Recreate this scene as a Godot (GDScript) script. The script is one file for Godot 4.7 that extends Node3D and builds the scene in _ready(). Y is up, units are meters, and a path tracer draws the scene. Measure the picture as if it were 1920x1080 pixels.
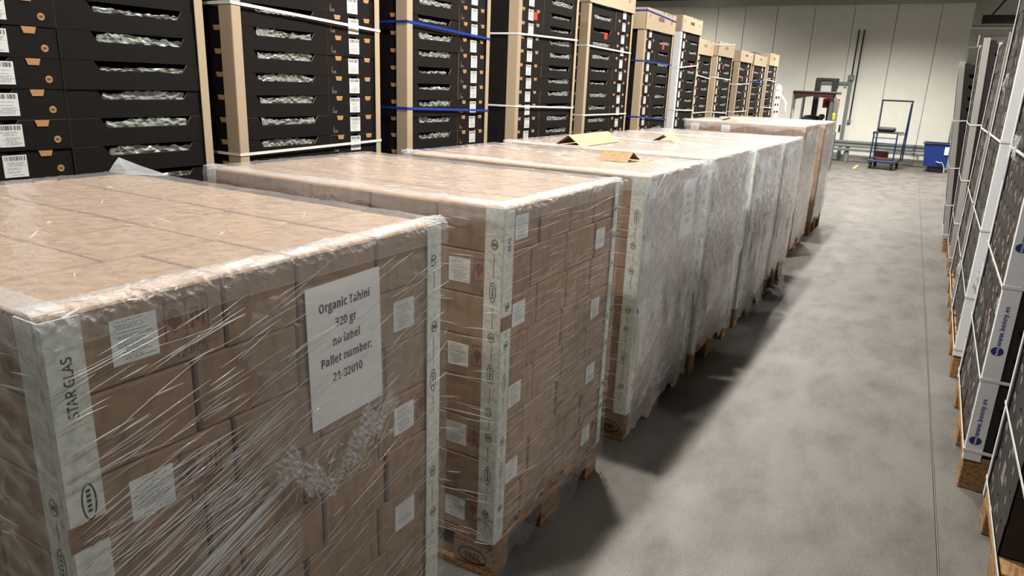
extends Node3D
# A cold store aisle: film-wrapped pallets of brown cartons, tall stacks of black produce trays on both sides, a white panel wall at the end.

class MB:
	# collects flat or smooth triangles by material; commit() makes one ArrayMesh
	var v := {}
	var n := {}
	var t := {}
	func _slot(m) -> void:
		if not v.has(m):
			v[m] = PackedVector3Array()
			n[m] = PackedVector3Array()
			t[m] = PackedVector2Array()
	func tri(m, a: Vector3, b: Vector3, c: Vector3) -> void:
		_slot(m)
		var nn := (c - a).cross(b - a).normalized()
		v[m].append_array(PackedVector3Array([a, b, c]))
		n[m].append_array(PackedVector3Array([nn, nn, nn]))
		t[m].append_array(PackedVector2Array([Vector2(), Vector2(), Vector2()]))
	func quad(m, a: Vector3, b: Vector3, c: Vector3, d: Vector3) -> void:
		# clockwise from the front, a at the upper left: uv 0,0 1,0 1,1 0,1
		_slot(m)
		var nn := (c - a).cross(b - a)
		if nn.length_squared() < 1e-16:
			nn = (d - a).cross(c - a)
		nn = nn.normalized()
		v[m].append_array(PackedVector3Array([a, b, c, a, c, d]))
		n[m].append_array(PackedVector3Array([nn, nn, nn, nn, nn, nn]))
		t[m].append_array(PackedVector2Array([Vector2(0, 0), Vector2(1, 0), Vector2(1, 1), Vector2(0, 0), Vector2(1, 1), Vector2(0, 1)]))
	func stri(m, a: Vector3, b: Vector3, c: Vector3, na: Vector3, nb: Vector3, nc: Vector3, ua := Vector2(), ub := Vector2(), uc := Vector2()) -> void:
		_slot(m)
		v[m].append_array(PackedVector3Array([a, b, c]))
		n[m].append_array(PackedVector3Array([na, nb, nc]))
		t[m].append_array(PackedVector2Array([ua, ub, uc]))
	func box(m, lo: Vector3, hi: Vector3, x := Transform3D()) -> void:
		var p := []
		for i in 8:
			p.append(x * Vector3(hi.x if i & 1 else lo.x, hi.y if i & 2 else lo.y, hi.z if i & 4 else lo.z))
		quad(m, p[6], p[7], p[5], p[4])
		quad(m, p[3], p[2], p[0], p[1])
		quad(m, p[2], p[6], p[4], p[0])
		quad(m, p[7], p[3], p[1], p[5])
		quad(m, p[2], p[3], p[7], p[6])
		quad(m, p[4], p[5], p[1], p[0])
	func cbox(m, lo: Vector3, hi: Vector3, c: float, x := Transform3D()) -> void:
		# a box with chamfered edges
		var mid := (lo + hi) / 2.0
		var h := (hi - lo) / 2.0
		var f := func(sx: float, sy: float, sz: float, k: int) -> Vector3:
			var q := Vector3(sx * (h.x - c), sy * (h.y - c), sz * (h.z - c))
			q[k] = [sx * h.x, sy * h.y, sz * h.z][k]
			return x * (mid + q)
		for k in 3:
			var i := (k + 1) % 3
			var j := (k + 2) % 3
			for s in [-1.0, 1.0]:
				var q := []
				for e in [[-1.0, -1.0], [1.0, -1.0], [1.0, 1.0], [-1.0, 1.0]]:
					var g := [0.0, 0.0, 0.0]
					g[k] = s
					g[i] = e[0]
					g[j] = e[1]
					q.append(f.call(g[0], g[1], g[2], k))
				if s > 0:
					quad(m, q[3], q[2], q[1], q[0])
				else:
					quad(m, q[0], q[1], q[2], q[3])
			for si in [-1.0, 1.0]:
				for sj in [-1.0, 1.0]:
					var q := []
					for e in [[-1.0, i], [1.0, i], [1.0, j], [-1.0, j]]:
						var g := [0.0, 0.0, 0.0]
						g[k] = e[0]
						g[i] = si
						g[j] = sj
						q.append(f.call(g[0], g[1], g[2], e[1]))
					if si * sj > 0:
						quad(m, q[0], q[1], q[2], q[3])
					else:
						quad(m, q[3], q[2], q[1], q[0])
		for sx in [-1.0, 1.0]:
			for sy in [-1.0, 1.0]:
				for sz in [-1.0, 1.0]:
					var a: Vector3 = f.call(sx, sy, sz, 0)
					var b: Vector3 = f.call(sx, sy, sz, 1)
					var d: Vector3 = f.call(sx, sy, sz, 2)
					if sx * sy * sz > 0:
						tri(m, a, d, b)
					else:
						tri(m, a, b, d)
	func prism(m, poly: Array, z0: float, z1: float, x := Transform3D(), rim = null) -> void:
		# a polygon in x, y pushed out from z0 to z1; the rim may have its own material
		var pts := PackedVector2Array(poly)
		if not Geometry2D.is_polygon_clockwise(pts):
			pts.reverse()
		var ix := Geometry2D.triangulate_polygon(pts)
		for k in range(0, ix.size(), 3):
			var a := pts[ix[k]]
			var b := pts[ix[k + 1]]
			var c := pts[ix[k + 2]]
			if (b - a).cross(c - a) > 0:
				var w := b
				b = c
				c = w
			tri(m, x * Vector3(a.x, a.y, z1), x * Vector3(b.x, b.y, z1), x * Vector3(c.x, c.y, z1))
			tri(m, x * Vector3(a.x, a.y, z0), x * Vector3(c.x, c.y, z0), x * Vector3(b.x, b.y, z0))
		for k in pts.size():
			var a := pts[k]
			var b := pts[(k + 1) % pts.size()]
			quad(m if rim == null else rim, x * Vector3(b.x, b.y, z1), x * Vector3(a.x, a.y, z1), x * Vector3(a.x, a.y, z0), x * Vector3(b.x, b.y, z0))
	func ring(m, rx: float, ry: float, w: float, x := Transform3D(), seg := 24, from := 0.0, to := TAU) -> void:
		for k in seg:
			var a0 := from + (to - from) * k / seg
			var a1 := from + (to - from) * (k + 1) / seg
			var o0 := Vector3(cos(a0) * rx, sin(a0) * ry, 0)
			var o1 := Vector3(cos(a1) * rx, sin(a1) * ry, 0)
			var i0 := Vector3(cos(a0) * maxf(rx - w, 0), sin(a0) * maxf(ry - w, 0), 0)
			var i1 := Vector3(cos(a1) * maxf(rx - w, 0), sin(a1) * maxf(ry - w, 0), 0)
			quad(m, x * i0, x * i1, x * o1, x * o0)
	func tube(m, pts: Array, r: float, seg := 8, caps := true) -> void:
		var rings := []
		var up := Vector3.UP
		for k in pts.size():
			var d: Vector3
			if k == 0:
				d = pts[1] - pts[0]
			elif k == pts.size() - 1:
				d = pts[k] - pts[k - 1]
			else:
				d = (pts[k] - pts[k - 1]).normalized() + (pts[k + 1] - pts[k]).normalized()
			d = d.normalized()
			var s := d.cross(up if absf(d.dot(up)) < 0.9 else Vector3.RIGHT).normalized()
			var u := s.cross(d)
			var row := []
			for j in seg:
				var a := TAU * j / seg
				row.append([pts[k] + (s * cos(a) + u * sin(a)) * r, s * cos(a) + u * sin(a)])
			rings.append(row)
		for k in pts.size() - 1:
			for j in seg:
				var a = rings[k][j]
				var b = rings[k][(j + 1) % seg]
				var c = rings[k + 1][(j + 1) % seg]
				var d = rings[k + 1][j]
				stri(m, a[0], b[0], c[0], a[1], b[1], c[1])
				stri(m, a[0], c[0], d[0], a[1], c[1], d[1])
		if caps:
			for j in range(1, seg - 1):
				tri(m, rings[0][0][0], rings[0][j + 1][0], rings[0][j][0])
				var e = rings[-1]
				tri(m, e[0][0], e[j][0], e[j + 1][0])
	func lathe(m, prof: Array, seg := 20, x := Transform3D()) -> void:
		# prof: [radius, height] pairs from bottom to top, turned about y
		for k in prof.size() - 1:
			var d := Vector2(prof[k + 1][0] - prof[k][0], prof[k + 1][1] - prof[k][1]).normalized()
			for j in seg:
				var a0 := TAU * j / seg
				var a1 := TAU * (j + 1) / seg
				var f := func(a: float, p: Array) -> Vector3: return x * Vector3(cos(a) * p[0], p[1], sin(a) * p[0])
				var g := func(a: float) -> Vector3: return (x.basis * Vector3(cos(a) * d.y, -d.x, sin(a) * d.y)).normalized()
				var n0: Vector3 = g.call(a0)
				var n1: Vector3 = g.call(a1)
				stri(m, f.call(a0, prof[k]), f.call(a1, prof[k + 1]), f.call(a0, prof[k + 1]), n0, n1, n0)
				stri(m, f.call(a0, prof[k]), f.call(a1, prof[k]), f.call(a1, prof[k + 1]), n0, n1, n1)
	func commit() -> ArrayMesh:
		var am := ArrayMesh.new()
		for m in v:
			if v[m].is_empty():
				continue
			var a := []
			a.resize(Mesh.ARRAY_MAX)
			a[Mesh.ARRAY_VERTEX] = v[m]
			a[Mesh.ARRAY_NORMAL] = n[m]
			a[Mesh.ARRAY_TEX_UV] = t[m]
			am.add_surface_from_arrays(Mesh.PRIMITIVE_TRIANGLES, a)
			am.surface_set_material(am.get_surface_count() - 1, m)
		return am

var M := {}
var used := {}
var rng := RandomNumberGenerator.new()
const ORD := ["first", "second", "third", "fourth", "fifth", "sixth", "seventh", "eighth", "ninth", "tenth", "eleventh", "twelfth", "thirteenth", "fourteenth", "fifteenth", "sixteenth", "seventeenth", "eighteenth", "nineteenth", "twentieth", "lowest"]

func numbered(called: String) -> String:
	var k: int = used.get(called, 0)
	used[called] = k + 1
	return called if k == 0 else "%s_%03d" % [called, k]

func tag(o: Node, label: String, category: String, group := "", kind := "") -> Node:
	o.set_meta("label", label)
	o.set_meta("category", category)
	if group: o.set_meta("group", group)
	if kind: o.set_meta("kind", kind)
	return o

func thing(called: String, label: String, category: String, x := Transform3D(), group := "") -> Node3D:
	var o := Node3D.new()
	o.name = numbered(called)
	o.transform = x
	add_child(o, true)
	tag(o, label, category, group)
	return o

func part(called: String, mesh: Mesh, parent: Node3D, x := Transform3D()) -> MeshInstance3D:
	var o := MeshInstance3D.new()
	o.name = called
	o.mesh = mesh
	o.transform = x
	parent.add_child(o, true)
	return o

func solo(called: String, mesh: Mesh, label: String, category: String, x := Transform3D(), group := "") -> MeshInstance3D:
	var o := MeshInstance3D.new()
	o.name = numbered(called)
	o.mesh = mesh
	o.transform = x
	add_child(o, true)
	tag(o, label, category, group)
	return o

func struct(called: String, mesh: Mesh, x := Transform3D()) -> MeshInstance3D:
	var o := MeshInstance3D.new()
	o.name = called
	o.mesh = mesh
	o.transform = x
	o.set_meta("kind", "structure")
	add_child(o, true)
	return o

func lettering(text: String, height: float, m: Material, bold := false, depth := 0.0006) -> TextMesh:
	var f := SystemFont.new()
	f.font_names = PackedStringArray(["Droid Sans"])
	f.font_weight = 700 if bold else 400
	var tm := TextMesh.new()
	tm.text = text
	tm.font = f
	tm.font_size = 32
	tm.pixel_size = height / 32.0
	tm.depth = depth
	tm.curve_step = 2.0
	tm.material = m
	return tm

func mat(called: String, c: Color, rough := 0.7, metal := 0.0, spec := 0.5) -> StandardMaterial3D:
	var m := StandardMaterial3D.new()
	m.resource_name = called
	m.albedo_color = c
	m.roughness = rough
	m.metallic = metal
	m.metallic_specular = spec
	M[called] = m
	return m

func noise_tex(sz: int, freq: float, oct: int, ramp: Array, sd: int, kind := FastNoiseLite.FRACTAL_FBM, normal := 0.0, gain := 0.5) -> NoiseTexture2D:
	var nz := FastNoiseLite.new()
	nz.noise_type = FastNoiseLite.TYPE_SIMPLEX_SMOOTH
	nz.frequency = freq
	nz.fractal_type = kind
	nz.fractal_octaves = oct
	nz.fractal_gain = gain
	nz.seed = sd
	var tx := NoiseTexture2D.new()
	tx.width = sz
	tx.height = sz
	tx.seamless = true
	tx.noise = nz
	if normal > 0.0:
		tx.as_normal_map = true
		tx.bump_strength = normal
	else:
		var g := Gradient.new()
		g.offsets = PackedFloat32Array(ramp.map(func(e): return e[0]))
		g.colors = PackedColorArray(ramp.map(func(e): return e[1]))
		tx.color_ramp = g
	return tx

func triplanar(m: StandardMaterial3D, tex: Texture2D, scale: Vector3, in_world := true) -> void:
	m.albedo_texture = tex
	m.uv1_triplanar = true
	m.uv1_world_triplanar = in_world
	m.uv1_scale = scale

func grain(m: StandardMaterial3D, tex: Texture2D, scale: Vector3) -> void:
	m.detail_enabled = true
	m.detail_blend_mode = BaseMaterial3D.BLEND_MODE_MUL
	m.detail_albedo = tex
	m.detail_uv_layer = BaseMaterial3D.DETAIL_UV_2
	m.uv2_triplanar = true
	m.uv2_world_triplanar = true
	m.uv2_scale = scale

func g(x: float) -> Color:
	return Color(x, x, x)

func sticker(w: int, h: int, sd: int, bars: bool) -> ImageTexture:
	# a printed label: barcode strip on top, lines of small type below
	var r := RandomNumberGenerator.new()
	r.seed = sd
	var im := Image.create(w, h, false, Image.FORMAT_RGB8)
	im.fill(Color(0.93, 0.94, 0.93))
	var ink := Color(0.2, 0.2, 0.24)
	var y := int(h * 0.06)
	if bars:
		var x := int(w * 0.08)
		while x < w * 0.92:
			var bw := 1 + r.randi() % 3
			im.fill_rect(Rect2i(x, y, bw, int(h * 0.2)), ink)
			x += bw + 1 + r.randi() % 3
		y += int(h * 0.28)
	while y < h * 0.92:
		if r.randf() < 0.82:
			var x := int(w * r.randf_range(0.06, 0.3))
			var end := w * r.randf_range(0.6, 0.94)
			while x < end:
				var ww := 2 + r.randi() % 7
				im.fill_rect(Rect2i(x, y, ww, 2), ink.lerp(Color.WHITE, r.randf_range(0.05, 0.4)))
				x += ww + 2
		y += 5
	return ImageTexture.create_from_image(im)

func materials() -> void:
	var fibre := noise_tex(512, 0.02, 5, [[0.0, g(0.80)], [0.5, g(0.95)], [1.0, g(1.0)]], 3)
	var speck := noise_tex(512, 0.12, 3, [[0.0, g(0.86)], [0.45, g(0.98)], [1.0, g(1.0)]], 4)
	var card := mat("cardboard", Color(0.635, 0.525, 0.42), 0.72, 0.0, 0.4)
	triplanar(card, fibre, Vector3(2.5, 0.9, 2.5))
	grain(card, speck, Vector3(7, 7, 7))
	var inner := mat("cardboard_inside", Color(0.55, 0.45, 0.34), 0.8, 0.0, 0.3)
	triplanar(inner, fibre, Vector3(3, 3, 3))
	var post := mat("kraft_post", Color(0.635, 0.575, 0.49), 0.75, 0.0, 0.3)
	triplanar(post, speck, Vector3(3, 2, 3))
	mat("kraft_edge", Color(0.46, 0.38, 0.30), 0.8, 0.0, 0.3)
	mat("tab_kraft", Color(0.60, 0.465, 0.32), 0.8, 0.0, 0.3)
	var black := mat("black_card", Color(0.078, 0.065, 0.062), 0.7, 0.0, 0.25)
	triplanar(black, fibre, Vector3(3, 3, 3))
	grain(black, speck, Vector3(11, 11, 11))
	var vent := mat("vented_card", Color(0.15, 0.13, 0.125), 0.5, 0.0, 0.4)
	triplanar(vent, fibre, Vector3(3, 3, 3))
	mat("pale_print", Color(0.55, 0.54, 0.52), 0.7)
	mat("dim_print", Color(0.36, 0.31, 0.27), 0.7)
	var wood := mat("pallet_wood", Color(0.60, 0.47, 0.33), 0.75, 0.0, 0.3)
	triplanar(wood, noise_tex(512, 0.02, 5, [[0.0, Color(0.62, 0.57, 0.5)], [0.5, g(0.93)], [1.0, g(1.0)]], 8), Vector3(6, 6, 1.0))
	grain(wood, speck, Vector3(5, 9, 5))
	mat("brand_burn", Color(0.17, 0.11, 0.075), 0.8)
	var board := mat("protector_board", Color(0.89, 0.915, 0.89), 0.5, 0.0, 0.5)
	triplanar(board, fibre, Vector3(5, 5, 5))
	mat("board_core", Color(0.62, 0.55, 0.46), 0.85)
	mat("ink", Color(0.12, 0.13, 0.15), 0.7)
	mat("green_ink", Color(0.08, 0.30, 0.24), 0.6)
	mat("red_ink", Color(0.46, 0.25, 0.24), 0.75)
	mat("blue_ink", Color(0.09, 0.17, 0.42), 0.6)
	mat("paper", Color(0.93, 0.94, 0.95), 0.7, 0.0, 0.3)
	for k in 3:
		var m := mat("sticker_%d" % k, Color(0.80, 0.81, 0.82), 0.55)
		m.albedo_texture = sticker(72, 96, 20 + k, true)
	for k in 2:
		var m := mat("carton_label_%d" % k, Color(0.95, 0.97, 0.98), 0.5)
		m.albedo_texture = sticker(128, 124, 40 + k, false)
	# stretch film: clear, faintly milky, glossy, with streaks of stretch
	var streak := noise_tex(1024, 0.012, 4, [], 11, FastNoiseLite.FRACTAL_RIDGED, 5.0)
	var crumple := noise_tex(512, 0.03, 4, [], 12, FastNoiseLite.FRACTAL_RIDGED, 8.0)
	for e in [["film", 0.07, 0.08, 0.35, true], ["film_milky", 0.28, 0.12, 0.4, true], ["film_top", 0.09, 0.22, 0.3, true], ["film_torn", 0.24, 0.08, 0.3, false], ["film_bunched", 0.24, 0.1, 0.5, false], ["film_crease", 0.36, 0.12, 0.0, true], ["film_fold", 0.62, 0.1, 0.0, true]]:
		var m := mat(e[0], Color(0.90, 0.92, 0.95, e[1]), e[2], 0.0, 0.5)
		m.transparency = BaseMaterial3D.TRANSPARENCY_ALPHA
		m.cull_mode = BaseMaterial3D.CULL_DISABLED
		if e[3] > 0.0:
			m.normal_enabled = true
			m.normal_texture = streak if e[4] else crumple
			m.normal_scale = e[3]
			m.uv1_scale = Vector3(1.1, 9.0, 1.0) if e[4] else Vector3(6, 6, 1)
	M.film_top.uv1_scale = Vector3(1.5, 4.0, 1.0)
	var liner := mat("tray_liner", Color(0.49, 0.53, 0.52), 0.22, 0.0, 0.6)
	liner.clearcoat_enabled = true
	liner.clearcoat = 0.6
	liner.clearcoat_roughness = 0.1
	mat("white_strap", Color(0.80, 0.81, 0.80), 0.35)
	mat("blue_strap", Color(0.05, 0.20, 0.58), 0.35)
	mat("red_sticker", Color(0.66, 0.16, 0.09), 0.6)
	mat("white_post", Color(0.83, 0.84, 0.86), 0.45)
	mat("grey_post", Color(0.58, 0.575, 0.565), 0.45)
	var floor_m := mat("concrete", Color(0.40, 0.39, 0.374), 0.62, 0.0, 0.4)
	triplanar(floor_m, noise_tex(1024, 0.008, 6, [[0.0, g(0.72)], [0.38, g(0.87)], [0.6, g(0.95)], [1.0, g(1.0)]], 5, FastNoiseLite.FRACTAL_FBM, 0.0, 0.66), Vector3(0.42, 0.42, 0.2))
	grain(floor_m, noise_tex(1024, 0.05, 5, [[0.0, g(0.70)], [0.36, g(0.88)], [0.5, g(0.96)], [1.0, g(1.0)]], 6, FastNoiseLite.FRACTAL_FBM, 0.0, 0.65), Vector3(2.2, 2.2, 2.2))
	floor_m.roughness_texture = noise_tex(512, 0.02, 4, [[0.0, g(0.75)], [1.0, g(1.0)]], 9)
	var wall := mat("wall_panel", Color(0.80, 0.80, 0.772), 0.42, 0.0, 0.4)
	triplanar(wall, noise_tex(256, 0.02, 3, [[0.0, g(0.97)], [1.0, g(1.0)]], 14), Vector3(0.5, 0.5, 0.5))
	mat("wall_joint", Color(0.42, 0.40, 0.37), 0.8)
	mat("ceiling_panel", Color(0.60, 0.59, 0.57), 0.7)
	mat("steel_grey", Color(0.42, 0.44, 0.44), 0.45, 0.3)
	mat("dark_steel", Color(0.13, 0.13, 0.13), 0.5, 0.2)
	mat("galvanised", Color(0.58, 0.59, 0.58), 0.4, 0.5)
	mat("rail_grey", Color(0.40, 0.43, 0.42), 0.5, 0.2)
	mat("black_plastic", Color(0.06, 0.06, 0.065), 0.45)
	mat("truck_red", Color(0.68, 0.10, 0.10), 0.4)
	mat("truck_dark_red", Color(0.20, 0.035, 0.05), 0.45)
	mat("truck_grey", Color(0.50, 0.51, 0.51), 0.4)
	mat("trolley_blue", Color(0.07, 0.16, 0.31), 0.4, 0.2)
	mat("bin_blue", Color(0.04, 0.15, 0.42), 0.45)
	mat("rubber", Color(0.05, 0.05, 0.05), 0.8)
	mat("white_plastic", Color(0.70, 0.70, 0.69), 0.45)
	mat("maroon_card", Color(0.24, 0.10, 0.11), 0.7)
	mat("yellow_paint", Color(0.62, 0.56, 0.38), 0.7)
	mat("hi_vis", Color(0.62, 0.66, 0.10), 0.7)
	var glow := mat("lamp_diffuser", Color(0.95, 0.95, 0.92), 0.4)
	glow.emission_enabled = true
	glow.emission = Color(1.0, 0.97, 0.91)
	glow.emission_energy_multiplier = 6.0

func left_frame(x: float, d: float, y := 0.0) -> Transform3D:
	# the aisle side of a load on the left: local x runs away from the near end, z points into the aisle
	return Transform3D(Basis(Vector3(0, 0, -1), Vector3.UP, Vector3(1, 0, 0)), Vector3(x, y, -d))

func right_frame(x: float, d_far: float, lean := 0.0) -> Transform3D:
	# the aisle side of a stack on the right: local x runs towards the near end
	return Transform3D(Basis(Vector3(0, 0, 1), lean) * Basis(Vector3(0, 0, 1), Vector3.UP, Vector3(-1, 0, 0)), Vector3(x, 0, -d_far))

const NEAR_END := Basis(Vector3(0, 0, 1), Vector3(0, 1, 0), Vector3(-1, 0, 0))   # turns a part to the near end of a left-hand load

# ---------------------------------------------------------------- light and shell
func camera_and_light() -> void:
	var cam := Camera3D.new()
	cam.name = "camera"
	cam.fov = 44.05
	cam.near = 0.05
	cam.far = 200.0
	cam.transform = Transform3D(Basis(Vector3.UP, 0.5185) * Basis(Vector3.RIGHT, -0.282) * Basis(Vector3(0, 0, 1), 0.0402), Vector3(0, 1.4994, 0))
	add_child(cam)
	cam.current = true
	var we := WorldEnvironment.new()
	we.name = "world_environment"
	var e := Environment.new()
	e.background_mode = Environment.BG_COLOR
	e.background_color = Color(0.02, 0.02, 0.02)
	e.tonemap_mode = Environment.TONE_MAPPER_LINEAR
	e.tonemap_exposure = 3.7
	e.sdfgi_enabled = true
	e.ssao_enabled = true
	e.ssil_enabled = true
	we.environment = e
	add_child(we)
	# reflector lamps under the ceiling: one row over the wrapped pallets, one far left, two on the right
	for r in LAMP_ROWS:
		for z in r[1]:
			ceiling_lamp(Vector3(r[0], 4.0, z), r[2], r[3])

const LAMP_ROWS := [
	[-1.47, [-3.1, -6.2, -9.2, -12.2], 6.6, 80.0],
	[-1.47, [-0.9], 2.2, 80.0],
	[-1.47, [5.5], 1.5, 80.0],
	[-1.1, [-15.5], 17.0, 72.0],
	[-5.8, [0.5, -4.0, -8.5, -13.0, -16.4], 7.5, 80.0],
	[1.75, [-1.7, -4.2], 1.6, 80.0],
	[1.75, [-6.0, -9.5, -13.0], 2.5, 80.0],
	[3.0, [-21.2], 22.0, 82.0],
]

func ceiling_lamp(at: Vector3, power: float, cone: float) -> void:
	var t := thing("ceiling_lamp", "round white reflector lamp hanging under the cold store ceiling", "lamp", Transform3D(Basis(), at), "reflector lamps in rows under the ceiling")
	var b := MB.new()
	b.lathe(M.galvanised, [[0.19, -0.06], [0.2, -0.05], [0.17, 0.03], [0.09, 0.09], [0.05, 0.1], [0.0, 0.1]], 20)
	part("housing", b.commit(), t)
	b = MB.new()
	b.lathe(M.galvanised, [[0.012, 0.1], [0.012, 0.3]], 8)
	part("hanger", b.commit(), t)
	b = MB.new()
	b.lathe(M.lamp_diffuser, [[0.0, -0.055], [0.17, -0.05], [0.185, -0.045]], 20)
	part("diffuser", b.commit(), t)
	var s := SpotLight3D.new()
	s.name = "lamp_light"
	s.position = Vector3(0, -0.075, 0)
	s.rotation_degrees = Vector3(-90, 0, 0)
	s.spot_angle = cone
	s.spot_angle_attenuation = 0.9
	s.spot_range = 40.0
	s.spot_attenuation = 2.0
	s.light_energy = power
	s.light_color = Color(1.0, 0.972, 0.93)
	s.light_size = 0.06
	s.shadow_enabled = true
	t.add_child(s, true)

func shell() -> void:
	# floor of cast slabs with sawn joints between them
	var b := MB.new()
	b.box(M.wall_joint, Vector3(-9, -0.3, -26), Vector3(7, -0.012, 8))
	var fl := struct("floor", b.commit())
	var jx := func(z: float) -> float: return 0.33 + 0.0295 * z
	var zs := [8.0, -9.6, -26.0]
	for k in 2:
		for s in 3:
			b = MB.new()
			var z0: float = zs[k] - (0.003 if k else 0.0)
			var z1: float = zs[k + 1] + 0.003
			var xa0 := -9.0
			var xa1 := -9.0
			var xb0 := -3.2
			var xb1 := -3.2
			if s == 1:
				xa0 = -3.194
				xa1 = -3.194
				xb0 = jx.call(z0) - 0.004
				xb1 = jx.call(z1) - 0.004
			elif s == 2:
				xa0 = jx.call(z0) + 0.004
				xa1 = jx.call(z1) + 0.004
				xb0 = 7.0
				xb1 = 7.0
			b.prism(M.concrete, [Vector2(xa0, -z0), Vector2(xb0, -z0), Vector2(xb1, -z1), Vector2(xa1, -z1)], -0.25, 0.0, Transform3D(Basis(Vector3.RIGHT, -PI / 2), Vector3()))
			part("floor_slab", b.commit(), fl)
	# back wall of tall insulated panels
	b = MB.new()
	b.box(M.wall_joint, Vector3(-9, -0.01, -18.98), Vector3(0.235, 4.3, -18.815))
	var bw := struct("wall_back", b.commit())
	var seams := [-9.0, -7.75, -6.9, -6.03, -5.16, -4.5, -3.75, -2.91, -2.06, -1.19, -0.34, 0.265]
	for k in seams.size() - 1:
		b = MB.new()
		b.cbox(M.wall_panel, Vector3(seams[k] + 0.005, 0.0, -18.83), Vector3(seams[k + 1] - 0.005, 4.3, -18.8), 0.004)
		part("panel", b.commit(), bw)
	b = MB.new()
	b.box(M.galvanised, Vector3(-9, 3.47, -18.79), Vector3(0.28, 3.62, -18.64))
	b.box(M.dark_steel, Vector3(-9, 3.62, -18.79), Vector3(0.28, 4.3, -18.7))
	struct("trim_1", b.commit())
	b = MB.new()
	b.box(M.wall_panel, Vector3(-9.2, 0, -26), Vector3(-9, 4.3, 8))
	struct("wall_left", b.commit())
	b = MB.new()
	b.box(M.wall_panel, Vector3(7, 0, -26), Vector3(7.2, 4.3, 8))
	struct("wall_right", b.commit())
	b = MB.new()
	b.box(M.wall_panel, Vector3(-9.2, 0, 8), Vector3(7.2, 4.3, 8.2))
	struct("wall_front", b.commit())
	b = MB.new()
	b.box(M.wall_panel, Vector3(0.236, 0, -26.2), Vector3(7.2, 4.3, -26))
	struct("wall_bay_end", b.commit())
	b = MB.new()
	b.box(M.wall_panel, Vector3(0.06, 0, -26), Vector3(0.2, 4.3, -18.99))
	struct("wall_bay_side", b.commit())
	b = MB.new()
	b.box(M.ceiling_panel, Vector3(-9.2, 4.3, -26.2), Vector3(7.2, 4.45, 8.2))
	struct("ceiling", b.commit())
	# door in the back wall
	b = MB.new()
	b.box(M.rail_grey, Vector3(-2.62, 0, -18.79), Vector3(-2.55, 1.78, -18.74))
	b.box(M.rail_grey, Vector3(-1.945, 0, -18.79), Vector3(-1.87, 1.78, -18.74))
	b.box(M.rail_grey, Vector3(-2.62, 1.72, -18.79), Vector3(-1.87, 1.79, -18.735))
	var dr := struct("door_1", b.commit())
	b = MB.new()
	b.cbox(M.wall_panel, Vector3(-2.548, 0.01, -18.79), Vector3(-1.947, 1.715, -18.765), 0.004)
	part("door_leaf", b.commit(), dr)
	b = MB.new()
	b.cbox(M.black_plastic, Vector3(-2.0, 0.66, -18.765), Vector3(-1.965, 0.82, -18.73), 0.008)
	part("door_handle", b.commit(), dr)
	b = MB.new()
	b.cbox(M.galvanised, Vector3(-2.04, 1.66, -18.765), Vector3(-1.98, 1.69, -18.745), 0.004)
	part("door_closer", b.commit(), dr)
	# conduits with their boxes
	b = MB.new()
	b.tube(M.dark_steel, [Vector3(-1.905, 1.92, -18.77), Vector3(-1.905, 2.93, -18.77)], 0.016)
	var c1 := solo("conduit_pipe", b.commit(), "shorter grey conduit on the white wall, ending in a junction box above the door", "conduit")
	b = MB.new()
	b.cbox(M.steel_grey, Vector3(-1.97, 1.82, -18.79), Vector3(-1.85, 1.95, -18.72), 0.01)
	part("junction_box", b.commit(), c1)
	b = MB.new()
	b.tube(M.dark_steel, [Vector3(-1.80, 0.93, -18.77), Vector3(-1.795, 2.93, -18.77)], 0.016)
	var c2 := solo("conduit_pipe", b.commit(), "longer grey conduit on the white wall, running down past the door to a switch", "conduit")
	b = MB.new()
	b.cbox(M.steel_grey, Vector3(-1.84, 0.86, -18.79), Vector3(-1.77, 0.95, -18.74), 0.01)
	part("switch_box", b.commit(), c2)
	# guard rail along the back wall
	b = MB.new()
	b.prism(M.rail_grey, [Vector2(0, 0.335), Vector2(0.035, 0.35), Vector2(0.035, 0.38), Vector2(0.012, 0.40), Vector2(0.012, 0.42), Vector2(0.035, 0.44), Vector2(0.035, 0.475), Vector2(0, 0.49), Vector2(-0.006, 0.48), Vector2(-0.006, 0.345)], -0.12, 3.4, Transform3D(NEAR_END, Vector3(0, 0, -18.5)))
	var gr := solo("guard_rail", b.commit(), "grey steel crash barrier running along the foot of the white back wall", "guard rail")
	b = MB.new()
	b.cbox(M.rail_grey, Vector3(-3.4, 0.255, -18.5), Vector3(0.12, 0.315, -18.46), 0.008)
	part("lower_rail", b.commit(), gr)
	for x in [-3.3, -1.72, 0.02]:
		b = MB.new()
		b.cbox(M.rail_grey, Vector3(x - 0.04, 0.001, -18.6), Vector3(x + 0.04, 0.46, -18.51), 0.006)
		part("rail_post", b.commit(), gr)
	b = MB.new()
	b.box(M.yellow_paint, Vector3(-1.42, 0.0005, -17.9), Vector3(-1.36, 0.003, -16.9))
	solo("floor_marking", b.commit(), "short worn yellow line painted on the concrete left of the blue trolley", "marking")
	# what shows past the end of the white wall: pipe, beams and boxes of the next bay
	b = MB.new()
	b.tube(M.galvanised, [Vector3(0.22, 3.13, -20.6), Vector3(6.9, 3.16, -20.6)], 0.04, 12)
	solo("bay_pipe", b.commit(), "pale horizontal pipe under the ceiling of the bay past the white wall", "pipe")
	b = MB.new()
	b.box(M.dark_steel, Vector3(0.5, 3.36, -22.2), Vector3(6.9, 3.50, -22.1))
	b.box(M.dark_steel, Vector3(0.5, 3.50, -22.25), Vector3(6.9, 3.53, -22.05))
	b.box(M.dark_steel, Vector3(0.5, 3.33, -22.25), Vector3(6.9, 3.36, -22.05))
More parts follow.
